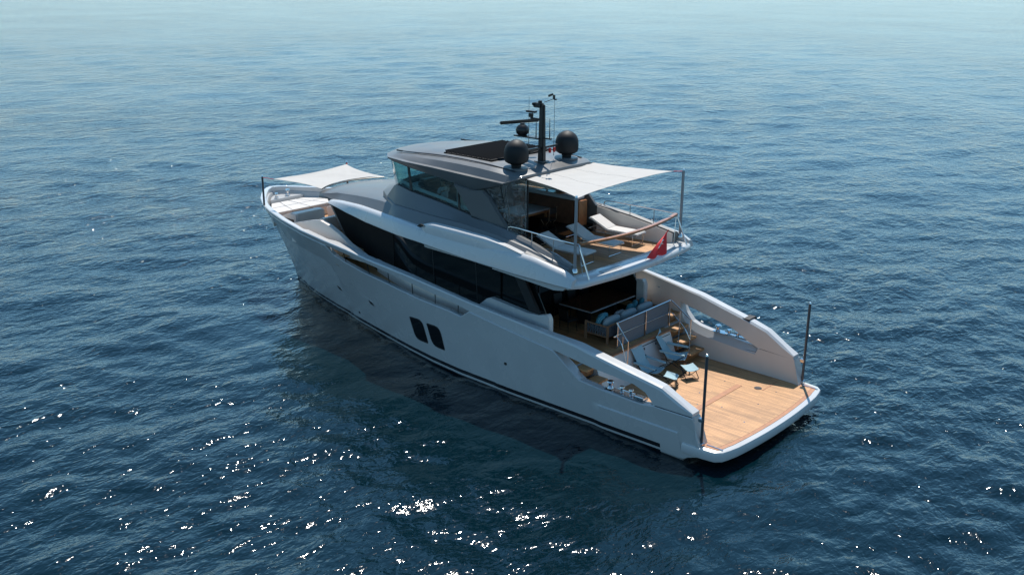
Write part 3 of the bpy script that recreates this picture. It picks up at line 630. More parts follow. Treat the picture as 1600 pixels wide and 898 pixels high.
# hardtop
St = [((9.27, 0, 7.2), (9.22, 0, 7.25), (9.24, 0, 7.33), (9.6, 0, 7.46)),
      ((9.3, 1.9, 7.18), (9.22, 1.97, 7.23), (9.25, 1.86, 7.32), (9.6, 1.6, 7.42)),
      ((9.85, 2.36, 6.98), (9.6, 2.47, 7.08), (9.6, 2.0, 7.4), (9.9, 1.7, 7.46)),
      ((10.4, 2.37, 6.82), (10.3, 2.5, 7.1), (10.3, 1.98, 7.46), (10.4, 1.7, 7.53)),
      ((11.03, 2.37, 6.67), (10.95, 2.51, 7.12), (11, 1.97, 7.5), (11, 1.7, 7.56)),
      ((12.0, 2.38, 6.78), (12, 2.51, 7.15), (12, 1.95, 7.51), (12, 1.7, 7.58)),
      ((13.05, 2.38, 6.89), (12.95, 2.51, 7.18), (12.9, 1.94, 7.5), (13, 1.7, 7.58)),
      ((14.5, 2.38, 7.03), (14.5, 2.49, 7.2), (14.5, 1.9, 7.43), (14.2, 1.65, 7.55)),
      ((15.45, 2.25, 7.11), (15.6, 2.35, 7.22), (15.35, 1.82, 7.37), (14.8, 1.5, 7.5)),
      ((15.98, 1.78, 7.14), (16.15, 1.88, 7.23), (15.85, 1.5, 7.35), (15.15, 1.15, 7.5)),
      ((16.42, .9, 7.17), (16.56, .95, 7.26), (16.25, .85, 7.37), (15.4, .6, 7.52)),
      ((16.6, 0, 7.18), (16.74, 0, 7.27), (16.4, 0, 7.38), (15.5, 0, 7.53))]
fullS = St+[tuple((x, -y, z) for x, y, z in q) for q in reversed(St[1:-1])]
nS = len(fullS); G = geo(); V = []; Fc = []
for q in fullS:
    a, b, c_, d = map(Vector, q)
    o_ = Vector((a.x-12.6, a.y*2.2, 0)); o_.normalize()
    up = Vector((a.x-o_.x*.16, a.y-o_.y*.16, 7.2)); up0 = Vector((a.x-o_.x*.06, a.y-o_.y*.06, a.z+.01))
    b1 = b+Vector((0, 0, .035)); b2 = b.lerp(c_, .3); b2.z = b1.z+.012; mid = b.lerp(c_, .62); mid.z = b.z+(c_.z-b.z)*.78
    V += [up, up0, a, b, b1, b2, mid, c_, d]
K = 9
for i in range(nS):
    j = (i+1) % nS
    for r_ in range(K-1): Fc.append((i*K+r_, j*K+r_, j*K+r_+1, i*K+r_+1))
# lid and underside from cross strips
L_ = len(St)
def cross(row):
    for i in range(L_-1):
        a, b = i, i+1; a2 = (nS-i) % nS; b2 = (nS-i-1) % nS
        if i == 0: Fc.append((a*K+row, b*K+row, b2*K+row))
        elif i == L_-2: Fc.append((a*K+row, b*K+row, a2*K+row))
        else: Fc.append((a*K+row, b*K+row, b2*K+row, a2*K+row))
cross(0); cross(K-1)
add(G, V, Fc); ht = mk('hardtop', *G, GREY, Y, ang=22)
for s in (1, -1):
    for dy in (0, .055):
        tube('roof_track', smooth_path([(15.55, s*(1.75-dy), 7.41), (14.6, s*(1.84-dy), 7.475), (13, s*(1.87-dy), 7.55), (11, s*(1.9-dy), 7.535), (9.6, s*(1.85-dy), 7.43)], 4), .014, BLACK, ht, 5)
    box('track_end', (15.6, s*1.73, 7.42), (.3, .08, .05), BLACK, ht)
# louvred sunroof
G = geo(); boxg(G, (12.15, 0, 7.59), (2.4, 3.16, .05)); lv = mk('louvred_sunroof', *G, LOUV, ht, bevel=.01)
for i in range(18): box('louvre_blade', (11.08+i*.128, 0, 7.65), (.12, 3.08+(i % 2)*.05, .018), LOUV, lv, rot=(0, R(-58), 0), bevel=.004)

# satellite domes
for s in (1, -1):
    c0 = (9.95, s*1.38, 7.42)
    d = lathe('satellite_dome', [(r0*1.08, h0*1.04) for r0, h0 in [(.001, .98), (.1, .965), (.2, .92), (.29, .85), (.35, .76), (.385, .65), (.395, .55), (.395, .34), (.36, .25), (.27, .19), (.17, .15), (.15, .04), (.15, .0)]], c0, DOME, Y, 32)
    lathe('dome_base', [(.001, .05), (.4, .05), (.42, .03), (.42, -.02)], c0, GREY, d, 28)
# mast
G = geo(); loftg(G, [[(9.97+dx*w, dy*v, z) for dx, dy in ((.5, .5), (-.5, .5), (-.5, -.5), (.5, -.5))] for z, w, v in ((7.4, .26, .2), (8.3, .23, .17), (9.5, .2, .13))])
ms = mk('mast', *G, BLACK, Y, bevel=.025)
box('mast_foot', (9.97, 0, 7.5), (.42, .4, .03), GREY, ms, bevel=.01)
G = geo(); boxg(G, (10.15, 0, 9.46), (.36, .2, .16)); boxg(G, (10.08, 0, 9.57), (.12, .12, .12)); boxg(G, (10.3, 0, 9.5), (.1, .3, .1)); mk('navigation_light', *G, BLACK, ms, bevel=.02)
G = geo(); tubeg(G, [(9.9, 0, 9.58), (9.6, -.1, 9.7)], .012, 6); boxg(G, (9.55, -.12, 9.78), (.06, .06, .16)); boxg(G, (9.68, -.1, 9.84), (.22, .03, .07), (0, R(20), 0)); boxg(G, (9.5, -.14, 9.7), (.1, .04, .04)); mk('wind_vane', *G, BLACK, ms)
G = geo(); boxg(G, (10.25, 0, 8.98), (.5, .12, .06)); boxg(G, (10.5, 0, 9.08), (.14, .14, .14)); boxg(G, (10.48, 0, 9.21), (.42, .16, .07)); mk('floodlight', *G, BLACK, ms, bevel=.015)
G = geo(); boxg(G, (10.6, 0, 8.3), (1.2, .3, .05)); boxg(G, (9.78, 0, 8.33), (.5, .1, .05)); mk('radar_bracket', *G, BLACK, ms, bevel=.01)
rd = lathe('radar', [(.001, .38), (.12, .38), (.22, .3), (.25, .2), (.22, .08), (.14, 0)], (10.9, 0, 8.32), BLACK, ms, 20)
box('radar_bar', (11.13, -.1, 8.78), (1.6, .14, .12), BLACK, rd, rot=(0, 0, R(72)), bevel=.03)
lathe('pivot', [(.08, .12), (.1, 0)], (10.9, 0, 8.64), BLACK, rd, 12)
G = geo(); boxg(G, (9.98, 0, 7.98), (.12, 1.7, .07)); boxg(G, (10.1, .5, 7.9), (.2, .2, .12)); mk('spreader', *G, BLACK, ms, bevel=.015)
for y in (-.36, -.6): lathe('signal_lamp', [(.001, 0), (.05, 0), (.055, -.12), (.04, -.17), (.001, -.17)], (9.9, y, 7.93), RED, ms, 12)
for (x, y, z0, z1, r_) in ((10.55, .05, 7.55, 9.75, .008), (10.02, -.72, 7.6, 9.75, .007), (10.25, .0, 8.32, 8.92, .014), (9.62, 0, 8.33, 9.05, .014)):
    tube('whip_antenna', [(x, y, z0), (x, y, z1)], [r_*1.6, r_*.7], BLACK, ms, 6)
lathe('horn', [(.08, .0), (.05, .15), (.03, .25), (.001, .25)], (10.5, .45, 7.78), BLACK, ms, 12, 'x')

# fly deck
G = geo(); rim = [(5.42+.03*y*y+max(0, abs(y)-3.0)**2*1.2, y) for y in np.linspace(-3.4, 3.4, 15)]
prismg(G, rim+[(13, 3.0), (13, -3.0)], 2, 4.36, 4.53)
fd = mk('fly_deck', *G, WHITE, Y, bevel=.03)
G = geo()
rr = []
for y in np.linspace(-3.5, 3.5, 21):
    x0 = 5.36+.02*y*y+max(0, abs(y)-3.1)**2*1.2; rr.append([(x0+.02, y, 4.42), (x0, y, 4.5), (x0+.03, y, 4.6), (x0+.1, y, 4.64), (x0+.5, y, 4.66), (x0+.72, y, 4.64), (x0+.74, y, 4.5)])
loftg(G, rr); ar = mk('aft_rim', *G, WHITE, fd, ang=50)
plate('fly_teak', [(6.1, 2.9), (6.05, 1.5), (6.05, -1.5), (6.1, -2.9), (13, -2.45), (13, 2.45)], 4.55, TEAK, fd, .03)
for ya, yb in ((-2.75, -1.75), (.9, 1.9)): box('vent_grille', (5.75, (ya+yb)/2, 4.663), (.22, yb-ya, .012), GREYP, ar, bevel=.004)
for s in (1, -1):   # cream linings inside the bulwarks
    G = geo(); loftg(G, [[(x, s*(y-.0), 4.55), (x, s*y, z), (x, s*(y-.03), z), (x, s*(y-.03), 4.55)] for x, y, z in ((6.15, 2.845, 4.98), (7, 2.765, 5.17), (7.9, 2.665, 5.35), (9.3, 2.485, 5.56))])
    ln = mk('bulwark_lining', *G, CREAM, fd)
    if s < 0: lathe('speaker', [(.001, .01), (.13, .01), (.14, -.02)], (8.45, -2.59, 5.08), BEIGE, ln, 18, 'y')
    # rail on the bulwark
    def rz_(x): return I(x, [(6, 5.0), (7, 5.2), (7.9, 5.38), (9.1, 5.56)])
    rl = tube('fly_rail', smooth_path([(9.15, s*2.68, 5.6), (9.0, s*2.7, 5.76), (8.0, s*2.76, 5.76), (7, s*2.85, 5.74), (6.2, s*2.86, 5.73), (6.0, s*2.8, 5.72)], 4), .02, STEEL, Y)
    for x in (8.0, 7.0): tube('stanchion', [(x, s*(2.76 if x > 7.5 else 2.85), rz_(x)), (x, s*(2.76 if x > 7.5 else 2.85), 5.75)], .015, STEEL, rl)
    if s > 0: tube('lower_wire', [(9.0, 2.66, 5.42), (7, 2.7, 5.2), (6.1, 2.75, 4.95)], .012, STEEL, rl)
    tube('rail_brace', [(6.0, s*2.8, 5.72), (5.52, s*2.82, 4.66)], .028, STEEL, rl)
    tube('rail_brace', [(6.0, s*2.78, 5.7), (5.95, s*2.62, 4.66)], .014, STEEL, rl)
    for (x, y, z, h) in ((5.96, 3.02, 4.86, 2.42),): 
        po = tube('awning_pole', [(x, s*y, z), (x, s*y, z+h)], .05, POLE, Y, 12)
        lathe('socket', [(.06, .12), (.08, .1), (.1, 0), (.001, 0)], (x, s*y, z), STEEL, po, 14)
        lathe('cap', [(.001, .07), (.03, .06), (.047, 0)], (x, s*y, z+h), STEEL, po, 12)
    # swim platform poles
    po = tube('awning_pole', [(.87, s*3.2, ZP), (.87, s*3.22, ZP+2.86)], .045, CARBON, Y, 12)
    lathe('cap', [(.001, .07), (.03, .06), (.047, 0)], (.87, s*3.22, ZP+2.86), STEEL, po, 12)
    box('bracket', (.93, s*3.2, ZP+.82), (.16, .14, .12), STEEL, po, bevel=.02)
    box('bracket', (.9, s*3.2, ZP+.06), (.2, .2, .1), STEEL, po, bevel=.02)
    # bow poles
    po = tube('awning_pole', [(23.97, s*2.33, 4.06), (23.97, s*2.33, 5.34)], .045, CARBON, Y, 12)
    lathe('cap', [(.001, .07), (.03, .06), (.047, 0)], (23.97, s*2.33, 5.34), STEEL, po, 12)
# varnished handrail bowed aft
G = geo(); pts = [(6.02-.28*(1-(y/2.75)**2), y, 5.72-.05*(1-(y/2.75)**2)) for y in np.linspace(2.7, -2.8, 17)]
rr = []
for i, p in enumerate(pts):
    x, y, z = p; rr.append([(x+.07, y, z-.035), (x+.07, y, z+.035), (x, y, z+.05), (x-.07, y, z+.035), (x-.07, y, z-.035), (x, y, z-.05)])
loftg(G, rr); mk('wooden_handrail', *G, WOOD, Y)

# fly interior: bar, helm seats, dash, curtain
bar = thing('wet_bar', 'dark wood bar cabinet with pale counter along the far side of the fly deck', 'bar', (11.4, -2.0, 4.57)); bar['label'] = 'dark wood bar cabinet with pale raised counter under the hardtop'
box('cabinet', (0, 0, .6), (3.0, .5, 1.2), WOODD, bar); box('counter', (-.05, .03, 1.3), (3.2, .62, .12), GREYP, bar, bevel=.03)
box('inlay', (.3, .05, 1.37), (2.3, .4, .02), WOOD, bar, bevel=.004); box('end_panel', (-1.75, .02, .6), (.12, .5, 1.25), WOOD, bar)
hc = thing('helm_seat', 'white helm seat inside the wheelhouse behind tinted glass', 'seat', (13.3, .95, 4.57))
box('pedestal', (0, 0, .4), (.25, .25, .8), STEEL, hc); box('seat', (0, 0, .86), (.6, .62, .16), PAD, hc, bevel=.05); box('backrest', (-.3, 0, 1.3), (.16, .62, .8), PAD, hc, bevel=.06)
for s in (1, -1): box('armrest', (0, s*.33, 1.12), (.45, .08, .07), PAD, hc, bevel=.02)
db = box('dashboard', (15.1, .3, 5.6), (1.3, 3.6, .95), DARKIN, Y, bevel=.12); box('instrument_hood', (14.75, .7, 6.2), (.5, 1.5, .35), DARKIN, db, bevel=.1)
box('wheelhouse_floor', (13.9, 0, 4.55), (3.2, 4.6, .06), TEAK, Y)
cu = strip('clear_curtain', [(9.35, 2.4, 5.55), (9.33, 2.1, 5.3), (9.3, 1.5, 5.0)], [(9.75, 2.36, 7.0), (9.45, 2.05, 7.15), (9.32, 1.5, 7.2)], .006, CURT, Y)
strip('clear_curtain', [(11.0, 2.4, 5.72), (10.2, 2.42, 5.65), (9.35, 2.42, 5.55)], [(10.6, 2.37, 6.75), (10.2, 2.37, 6.85), (9.8, 2.37, 7.0)], .006, CURT, Y)
tube('curtain_post', [(9.3, 1.5, 4.56), (9.3, 1.5, 7.22)], .03, BLACK, Y, 6); tube('curtain_post', [(9.33, 1.56, 4.56), (9.33, 1.56, 7.22)], .012, STEEL, Y, 6)
tube('curtain_post', [(9.42, 2.15, 5.0), (9.7, 2.2, 7.08)], .025, BLACK, Y, 6)
tb = thing('fly_dining_table', 'wooden table with pale top under the hardtop on the upper deck', 'table', (11.6, -.95, 4.57))
box('tabletop', (0, 0, .74), (1.2, 1.7, .06), GREYP, tb); box('apron', (0, 0, .66), (1.1, 1.6, .1), WOOD, tb)
for x in (-.45, .45):
    for y in (-.7, .7): box('leg', (x, y, .31), (.09, .09, .62), WOOD, tb)
def stool(loc, label, rz=0):
    t = thing('dining_stool', label, 'chair', loc, rz, 'folding chairs at the fly deck table')
    box('seat', (0, 0, .45), (.44, .44, .04), DARKIN, t); box('backrest', (-.21, 0, .8), (.03, .44, .22), DARKIN, t)
    for s in (1, -1):
        tube('leg', [(-.22, s*.21, .95), (-.2, s*.21, .45), (.2, s*.21, 0)], .014, WOODL, t, 6); tube('leg', [(.2, s*.21, .45), (-.2, s*.21, 0)], .014, WOODL, t, 6)
    return t
s0 = stool((10.7, -1.3, 4.57), 'slim folding chair on the open aft side of the upper deck table'); 
dup(s0, 'slim folding chair at the forward side of the upper deck table', (12.5, -.9, 4.57), math.pi)

# cockpit rail with grey fabric panels
rail = tube('cockpit_rail', smooth_path([(4.62, -1.95, .95), (4.62, -1.95, 2.2), (4.72, -1.97, 2.32), (5.6, -2.25, 2.66), (5.72, -2.28, 2.68), (5.75, -2.1, 2.67), (5.75, 0, 2.645), (5.75, .8, 2.64), (5.73, .9, 2.6), (5.3, .9, 2.1), (5.27, .9, 2.0), (5.26, .9, .6)], 3), .022, STEEL, Y)
tube('mid_rail', smooth_path([(4.64, -1.97, 1.55), (4.9, -2.0, 1.9), (5.5, -2.2, 2.2), (5.7, -2.28, 2.22), (5.75, -2.1, 2.2), (5.75, .85, 2.2), (5.7, .95, 2.15), (5.5, .95, 1.95), (5.28, .92, 1.3)], 3), .016, STEEL, rail)
for y in (.86, -.8, -2.3): tube('post', [(5.75, y, 1.7), (5.75, y, 2.66)], .024, STEEL, rail)
tube('post', [(5.5, .9, .9), (5.5, .9, 2.3)], .02, STEEL, rail); tube('post', [(5.15, -2.05, 1.0), (5.15, -2.05, 2.46)], .018, STEEL, rail)
for a, b in ((.82, -.77), (-.83, -2.26)): box('fabric_panel', (5.79, (a+b)/2, 2.17), (.02, abs(a-b), .88), GFAB, rail, bevel=.004)

# mooring stations on both quarters
for s, zz, nm in ((1, 1.42, ''), (-1, 1.58, '')):
    ms_ = box('mooring_plate', (3.65, s*3.22, zz+.01+(.04 if s < 0 else -.02)), (1.5, .3, .02), STEEL, Y, bevel=.004, rot=(0, R(-3 if s > 0 else 4)*-s*0, 0))
    z0 = zz+.02
    lathe('capstan', [(.001, .24), (.1, .24), (.12, .2), (.07, .16), (.06, .08), (.1, .03), (.11, 0)], (4.25, s*3.22, z0+.02), STEEL, ms_, 18)
    for x in (3.8, 3.45): lathe('bollard', [(.001, .2), (.08, .2), (.09, .17), (.05, .14), (.05, .02), (.07, 0)], (x, s*3.22, z0), STEEL, ms_, 16)
    G = geo(); tubeg(G, [(3.95, s*3.22, z0+.09), (3.3, s*3.22, z0+.09)], .025); boxg(G, (3.1, s*3.22, z0+.03), (.35, .22, .06)); tubeg(G, [(2.95, s*3.3, z0+.07), (3.25, s*3.3, z0+.07)], .03); mk('fairlead', *G, STEEL, ms_)
G = geo(); xs_ = 3.05
zg = I(3.05, ZGS)
loftg(G, [[(x, -2.985, 1.95), (x, -2.985, zg-.06), (x, -3.0, zg-.0), (x, -3.06, zg+.02), (x, -3.44, zg+.02), (x, -3.475, zg-.03), (x, -3.475, zg-.1), (x, -3.46, zg-.04), (x, -3.06, zg-.01), (x, -3.05, zg-.06), (x, -3.05, 1.95)] for x in (2.92, 3.2)])
tag(mk('webbing_strap', *G, STRAP), 'black webbing strap wrapped over the far bulwark wing', 'strap')
# inner wall lockers starboard
for x0, x1 in ((1.5, 2.2), (2.25, 3.0), (3.05, 3.75), (3.8, 4.4)):
    yi = lambda x: -(I(x, YG)-I(x, THK)); G = geo()
    loftg(G, [[(x, yi(x)-.03, .7), (x, yi(x)+.014, .7), (x, yi(x)+.014, 1.3), (x, yi(x)-.03, 1.3)] for x in np.linspace(x0, x1, 5)]); d = mk('wall_locker', *G, CREAM, Y, bevel=.006); G = geo(); loftg(G, [[(x, yi(x)-.03, .685), (x, yi(x)+.006, .685), (x, yi(x)+.006, 1.315), (x, yi(x)-.03, 1.315)] for x in np.linspace(x0-.015, x1+.015, 5)]); mk('gasket', *G, GFAB, d)
    lathe('latch', [(.001, .012), (.02, .012), (.024, 0)], ((x0+x1)/2+.2, yi((x0+x1)/2+.2)+.012, 1.12), STEEL, d, 10, 'y')
lathe('wall_speaker', [(.001, .014), (.13, .014), (.15, 0)], (2.58, yi(2.58)+.014, 1.02), BEIGE, Y, 20, 'y')
for x in (6.9, 7.9, 9.0):
    prism('wall_seam', [(x, 1.7), (x+.015, 1.7), (x+.015, 3.1), (x, 3.1)], 1, -3.172, -3.15, BLACK, Y, bevel=0)
    box('wall_catch', (x-.08, -3.15, 2.75), (.12, .03, .05), STEEL, Y)

# ------------------------------------------------------------------ things aboard
SEAM = mat('seam_tape', (.4, .385, .36), .8)
def thick_sheet(name, fn, nu, nv, th, m, parent=None):
    V = []; 
    for side_ in (0, 1):
        for i in range(nu+1):
            for j in range(nv+1):
                p = fn(i/nu, j/nv); V.append((p[0], p[1], p[2]-side_*th))
    n1 = (nu+1)*(nv+1); Fc = []
    q = lambda i, j: i*(nv+1)+j
    for i in range(nu):
        for j in range(nv):
            Fc.append((q(i, j), q(i+1, j), q(i+1, j+1), q(i, j+1))); Fc.append(tuple(n1+k for k in (q(i, j+1), q(i+1, j+1), q(i+1, j), q(i, j))))
    for i in range(nu):
        Fc.append((q(i, 0), n1+q(i, 0), n1+q(i+1, 0), q(i+1, 0))); Fc.append((q(i, nv), q(i+1, nv), n1+q(i+1, nv), n1+q(i, nv)))
    for j in range(nv):
        Fc.append((q(0, j), q(0, j+1), n1+q(0, j+1), n1+q(0, j))); Fc.append((q(nu, j), n1+q(nu, j), n1+q(nu, j+1), q(nu, j+1)))
    return mk(name, V, Fc, m, parent, ang=60)
def sail(A, B, D, E, bow, sag, rear=None):
    """A,B rear port/stbd; D,E outer port/stbd"""
    A, B, D, E = map(Vector, (A, B, D, E))
    def fn(u, v):
        p = A.lerp(B, v)*(1-u)+D.lerp(E, v)*u
        ctr = (A+B+D+E)/4
        # hollow edges
        a = 4*v*(1-v); b = 4*u*(1-u); ve = (2*v-1)
        out = (D+E)/2-(A+B)/2; out.normalize(); side_ = (B-A).normalized()
        p = p-out*bow*a*u-side_*bow*.7*b*ve
        if rear: p = p+out*rear*a*(1-u)
        p.z -= sag*a*b
        p.z += .03*math.sin(7*v+3*u)*a*b
        for cu, cv in ((1, 0), (1, 1), (0, 0), (0, 1)):
            du, dv = abs(u-cu), abs(v-cv); dd = math.hypot(du, dv)
            if dd > .01: p.z += .045*min(1, dd*5)*math.exp(-dd*3.2)*math.sin(17*math.atan2(dv, du))
        return p
    return fn
sh = thing('shade_sail', 'white shade sail stretched over the aft sun loungers from the hardtop', 'awning', (8, 0, 7.2))
LA = lambda p: (p[0]-8, p[1], p[2]-7.2)
thick_sheet('canvas', sail(*[LA(p) for p in ((9.2, 1.68, 7.2), (9.3, -2.15, 7.24), (6.27, 2.55, 7.14), (6.35, -2.98, 7.2))], .2, .03), 24, 24, .008, CANVAS, sh)
fn = sail(*[LA(p) for p in ((9.2, 1.68, 7.2), (9.3, -2.15, 7.24), (6.27, 2.55, 7.14), (6.35, -2.98, 7.2))], .2, .03)
for v0 in (.34, .67): thick_sheet('seam', lambda u, v: fn(u, v0+(v-.5)*.006)+Vector((0, 0, .004)), 24, 1, .004, SEAM, sh)
for s, a, b in ((1, (6.27, 2.55, 7.14), (5.98, 3.0, 7.22)), (-1, (6.35, -2.98, 7.2), (6.0, -3.03, 7.24))): tube('corner_line', [LA(a), LA(b)], .012, FLAG, sh, 6)
tube('edge_spar', [LA((9.2, 1.72, 7.19)), LA((9.3, -2.2, 7.23))], .03, BLACK, sh, 6)
sh = thing('shade_sail', 'white shade sail stretched over the bow sunpad', 'awning', (21, 0, 5.4))
LA = lambda p: (p[0]-21, p[1], p[2]-5.4)
thick_sheet('canvas', sail(*[LA(p) for p in ((20.5, 1.8, 5.22), (20.62, -1.72, 5.22), (23.4, 2.15, 5.28), (23.72, -2.13, 5.3))], .3, .08, .52), 24, 24, .008, CANVAS, sh)
for s, a, b in ((1, (23.4, 2.15, 5.28), (23.93, 2.33, 5.3)), (-1, (23.72, -2.13, 5.3), (23.93, -2.33, 5.3))): tube('corner_line', [LA(a), LA(b)], .012, FLAG, sh, 6)
tube('rear_batten', [LA((20.53+.52*(1-(y/1.8)**2), y, 5.2)) for y in np.linspace(1.78, -1.72, 17)], .025, BLACK, sh, 6)

# sun loungers: head towards +x
def lounger():
    t = thing('sun_lounger', '', 'sun lounger', group='white sun loungers in a row on the upper aft deck')
    box('seat_cushion', (-.62, 0, .42), (1.36, .66, .07), PAD, t, bevel=.025)
    box('back_cushion', (.36, 0, .6), (.84, .66, .07), PAD, t, bevel=.025, rot=(0, R(-25), 0))
    G = geo()
    for s in (1, -1):
        tubeg(G, [(-1.28, s*.35, .37), (.75, s*.35, .37)], .014, 6); tubeg(G, [(.02, s*.33, .39), (.76, s*.33, .735)], .012, 6)
    for x in (-1.28, .0, .75): tubeg(G, [(x, -.35, .37), (x, .35, .37)], .012, 6)
    tubeg(G, [(.76, -.33, .735), (.76, .33, .735)], .012, 6)
    mk('frame', *G, STEEL, t)
    for x in (-1.15, .45): tube('leg', smooth_path([(x, -.36, .37), (x, -.36, .04), (x, -.32, .015), (x, .32, .015), (x, .36, .04), (x, .36, .37)], 3), .013, STEEL, t, 6)
    return t
lo = lounger(); lo.location = (8.0, 1.3, 4.56); lo.rotation_euler = (0, 0, R(4)); lo['label'] = 'white sun lounger nearest the near side rail of the upper aft deck, in the shade'
dup(lo, 'middle white sun lounger of the three, half in the awning shade', (8.02, -.32, 4.56), R(2))
dup(lo, 'sunlit white sun lounger nearest the far bulwark of the upper aft deck', (8.25, -1.95, 4.56), R(4))

# flag
fl = thing('ensign_flag', 'red flag with a white cross emblem drooping over the upper deck rim', 'flag', (5.72, -1.0, 4.66))
def fb(u, v):
    # u from the gathered foot (0) up to the staff head (1), v across the cloth
    top = Vector((-.2, -.56, .76)); a0 = Vector((-.28, .95, .02)); b0 = Vector((-.3, -.22, .02))
    w0 = 1-(1-u)**1.7*.98
    p = a0.lerp(b0, v).lerp(top+Vector((0, -.05+.1*v, 0)), u**.8)
    p.x += .05*math.sin(11*v+3*u)*(1-u)-.06*(1-u); p.z += .16*math.sin(math.pi*v)*(1-u)*u*2+.05+.03*math.sin(13*v+2*u)*(1-u)
    return p
thick_sheet('cloth', fb, 16, 16, .012, FLAG, fl)
tube('staff', [(0, 0, 0), (-.2, -.58, .8)], .014, WOOD, fl, 6); box('staff_socket', (0, 0, .03), (.14, .14, .06), STEEL, fl)
G = geo()
def arm(a): 
    c = Vector((0, 0)); d = Vector((math.cos(a), math.sin(a))); p = Vector((-d.y, d.x)); return [c, c+d*1-p*.42, c+d*.72, c+d*1+p*.42]
for k in range(4):
    q = arm(k*math.pi/2+.5); V = []
    for off in (.02, -.005):
        for c2 in q:
            u, v = .33+c2.x*.17, .5+c2.y*.22; p = fb(u, v); V.append((p.x-off*1.6, p.y+off*1.2, p.z+off*1.6))
    add(G, V, [(0, 1, 2, 3), (7, 6, 5, 4), (0, 1, 5, 4), (1, 2, 6, 5), (2, 3, 7, 6), (3, 0, 4, 7)])
mk('cross_emblem', *G, FLAGW, fl)

# aft dining table and chairs
dt = thing('dining_table', 'large dark rectangular dining table with pale edge in the shaded cockpit', 'table', (8.15, -1.15, 1.71))
TT = mat('glossy_table_top', (.05, .022, .012), .08, coat=.6)
box('tabletop', (0, 0, .74), (1.45, 2.6, .04), TT, dt, bevel=.008); box('edge_frame', (0, 0, .715), (1.5, 2.66, .03), GREYP, dt, bevel=.006)
for y in (-.8, .8): box('pedestal', (0, y, .36), (.5, .2, .68), DARKIN, dt)
def dchair():
    t = thing('dining_chair', '', 'chair', group='dark dining chairs around the cockpit table')
    box('seat', (0, 0, .44), (.5, .5, .07), DARKIN, t, bevel=.03); box('backrest', (-.24, 0, .68), (.06, .5, .4), DARKIN, t, bevel=.03, rot=(0, R(-10), 0))
    for x in (-.2, .2):
        for y in (-.2, .2): tube('leg', [(x, y, .42), (x*1.15, y*1.15, 0)], .012, BLACK, t, 6)
    return t
dc = dchair(); dc.location = (8.1, .62, 1.71); dc.rotation_euler = (0, 0, R(-95)); dc['label'] = 'dark chair at the near end of the dining table, deep in the cockpit shade'
dup(dc, 'dark chair behind the dining table on the side nearer the viewer', (9.2, -.4, 1.71), R(180))
dup(dc, 'dark chair behind the middle of the dining table', (9.2, -1.2, 1.71), R(180))
dup(dc, 'dark chair behind the dining table close to its far end', (9.2, -2.0, 1.71), R(180))
dup(dc, 'dark chair with thin frame at the far end of the dining table', (8.1, -2.75, 1.71), R(90))

# sofa: back to the stern
sf = thing('outdoor_sofa', 'slatted teak sofa with dark woven back standing in front of the cockpit rail', 'sofa', (6.7, -.8, 1.71))
for y in (1.55, -1.55):
    box('leg', (-.45, y, .33), (.08, .07, .66), WOODL, sf); box('leg', (.5, y, .33), (.08, .07, .66), WOODL, sf)
    G = geo(); boxg(G, (.02, y, .62), (.95, .05, .05)); boxg(G, (.02, y, .24), (.95, .04, .05)); mk('arm_frame', *G, WOODL, sf, bevel=.006)
    G = geo()
    for k in range(8): boxg(G, (-.36+k*.108, y, .43), (.055, .025, .36))
    mk('woven_slats', *G, GFAB, sf)
box('seat_frame', (.02, 0, .26), (.9, 3.04, .07), WOODL, sf); box('seat_cushion', (.05, 0, .38), (.84, 2.96, .16), CUSH, sf, bevel=.05)
box('back_frame', (-.45, 0, .64), (.05, 3.08, .06), WOODL, sf); G = geo()
for k in range(34): boxg(G, (-.45, -1.5+k*.0905, .44), (.025, .055, .42))
mk('woven_slats', *G, GFAB, sf)
def pillow(name, label, cat, loc, size, rot, m, group):
    G = geo(); a, b, c_ = size; N = 10; V = []
    for sgn in (1, -1):
        for i in range(N+1):
            for j in range(N+1):
                u, v = 2*i/N-1, 2*j/N-1; k = (1-u**4)*(1-v**4); pin = 1-.1*(u*u*v*v)*2-.06*(1-abs(u*v))*0
                V.append((sgn*c_/2*(k**.5)+sgn*.0, u*a/2*(1-.06*(1-v*v)*0-.08*(v*v)*(1-u*u)*0)*pin, v*b/2*pin))
    n1 = (N+1)**2; Fc = []
    for i in range(N):
        for j in range(N):
            q = [i*(N+1)+j, (i+1)*(N+1)+j, (i+1)*(N+1)+j+1, i*(N+1)+j+1]; Fc.append(tuple(q)); Fc.append(tuple(n1+k for k in reversed(q)))
    o = mk(name, V, Fc, m, ang=70); o.location = loc; o.rotation_euler = rot; tag(o, label, cat, group); return o
gb = 'grey back cushions along the sofa'
for y, lb in ((.22, 'plump grey back cushion at the near end of the sofa'), (-.75, 'plump grey back cushion in the middle of the sofa'), (-1.75, 'sunlit grey back cushion at the far end of the sofa')):
    pillow('back_cushion', lb, 'cushion', (6.5, y, 2.34), (.95, .44, .26), (0, R(-16), 0), CUSH, gb)
gt = 'small teal scatter cushions on the sofa'
for x, y, z, ry, rz, m, lb in ((6.78, .5, 2.36, -20, 12, TEALSTR, 'striped turquoise scatter cushion leaning at the near end of the sofa'), (6.95, .15, 2.34, -25, -8, TEALSTR, 'striped turquoise scatter cushion behind the near one, close to the table edge'),
                               (6.75, -1.2, 2.38, -15, 10, TEAL, 'dark teal scatter cushion between two grey back cushions'), (6.8, -1.55, 2.42, -18, 35, TEAL, 'dark teal scatter cushion standing on its corner, left of the pair by the far end'), (6.78, -1.95, 2.42, -18, 30, TEAL, 'dark teal scatter cushion standing on its corner at the far end of the sofa')):
    pillow('scatter_cushion', lb, 'cushion', (x, y, z), (.46, .46, .2), (R(20 if m is TEAL else 0), R(ry), R(rz)), m, gt)
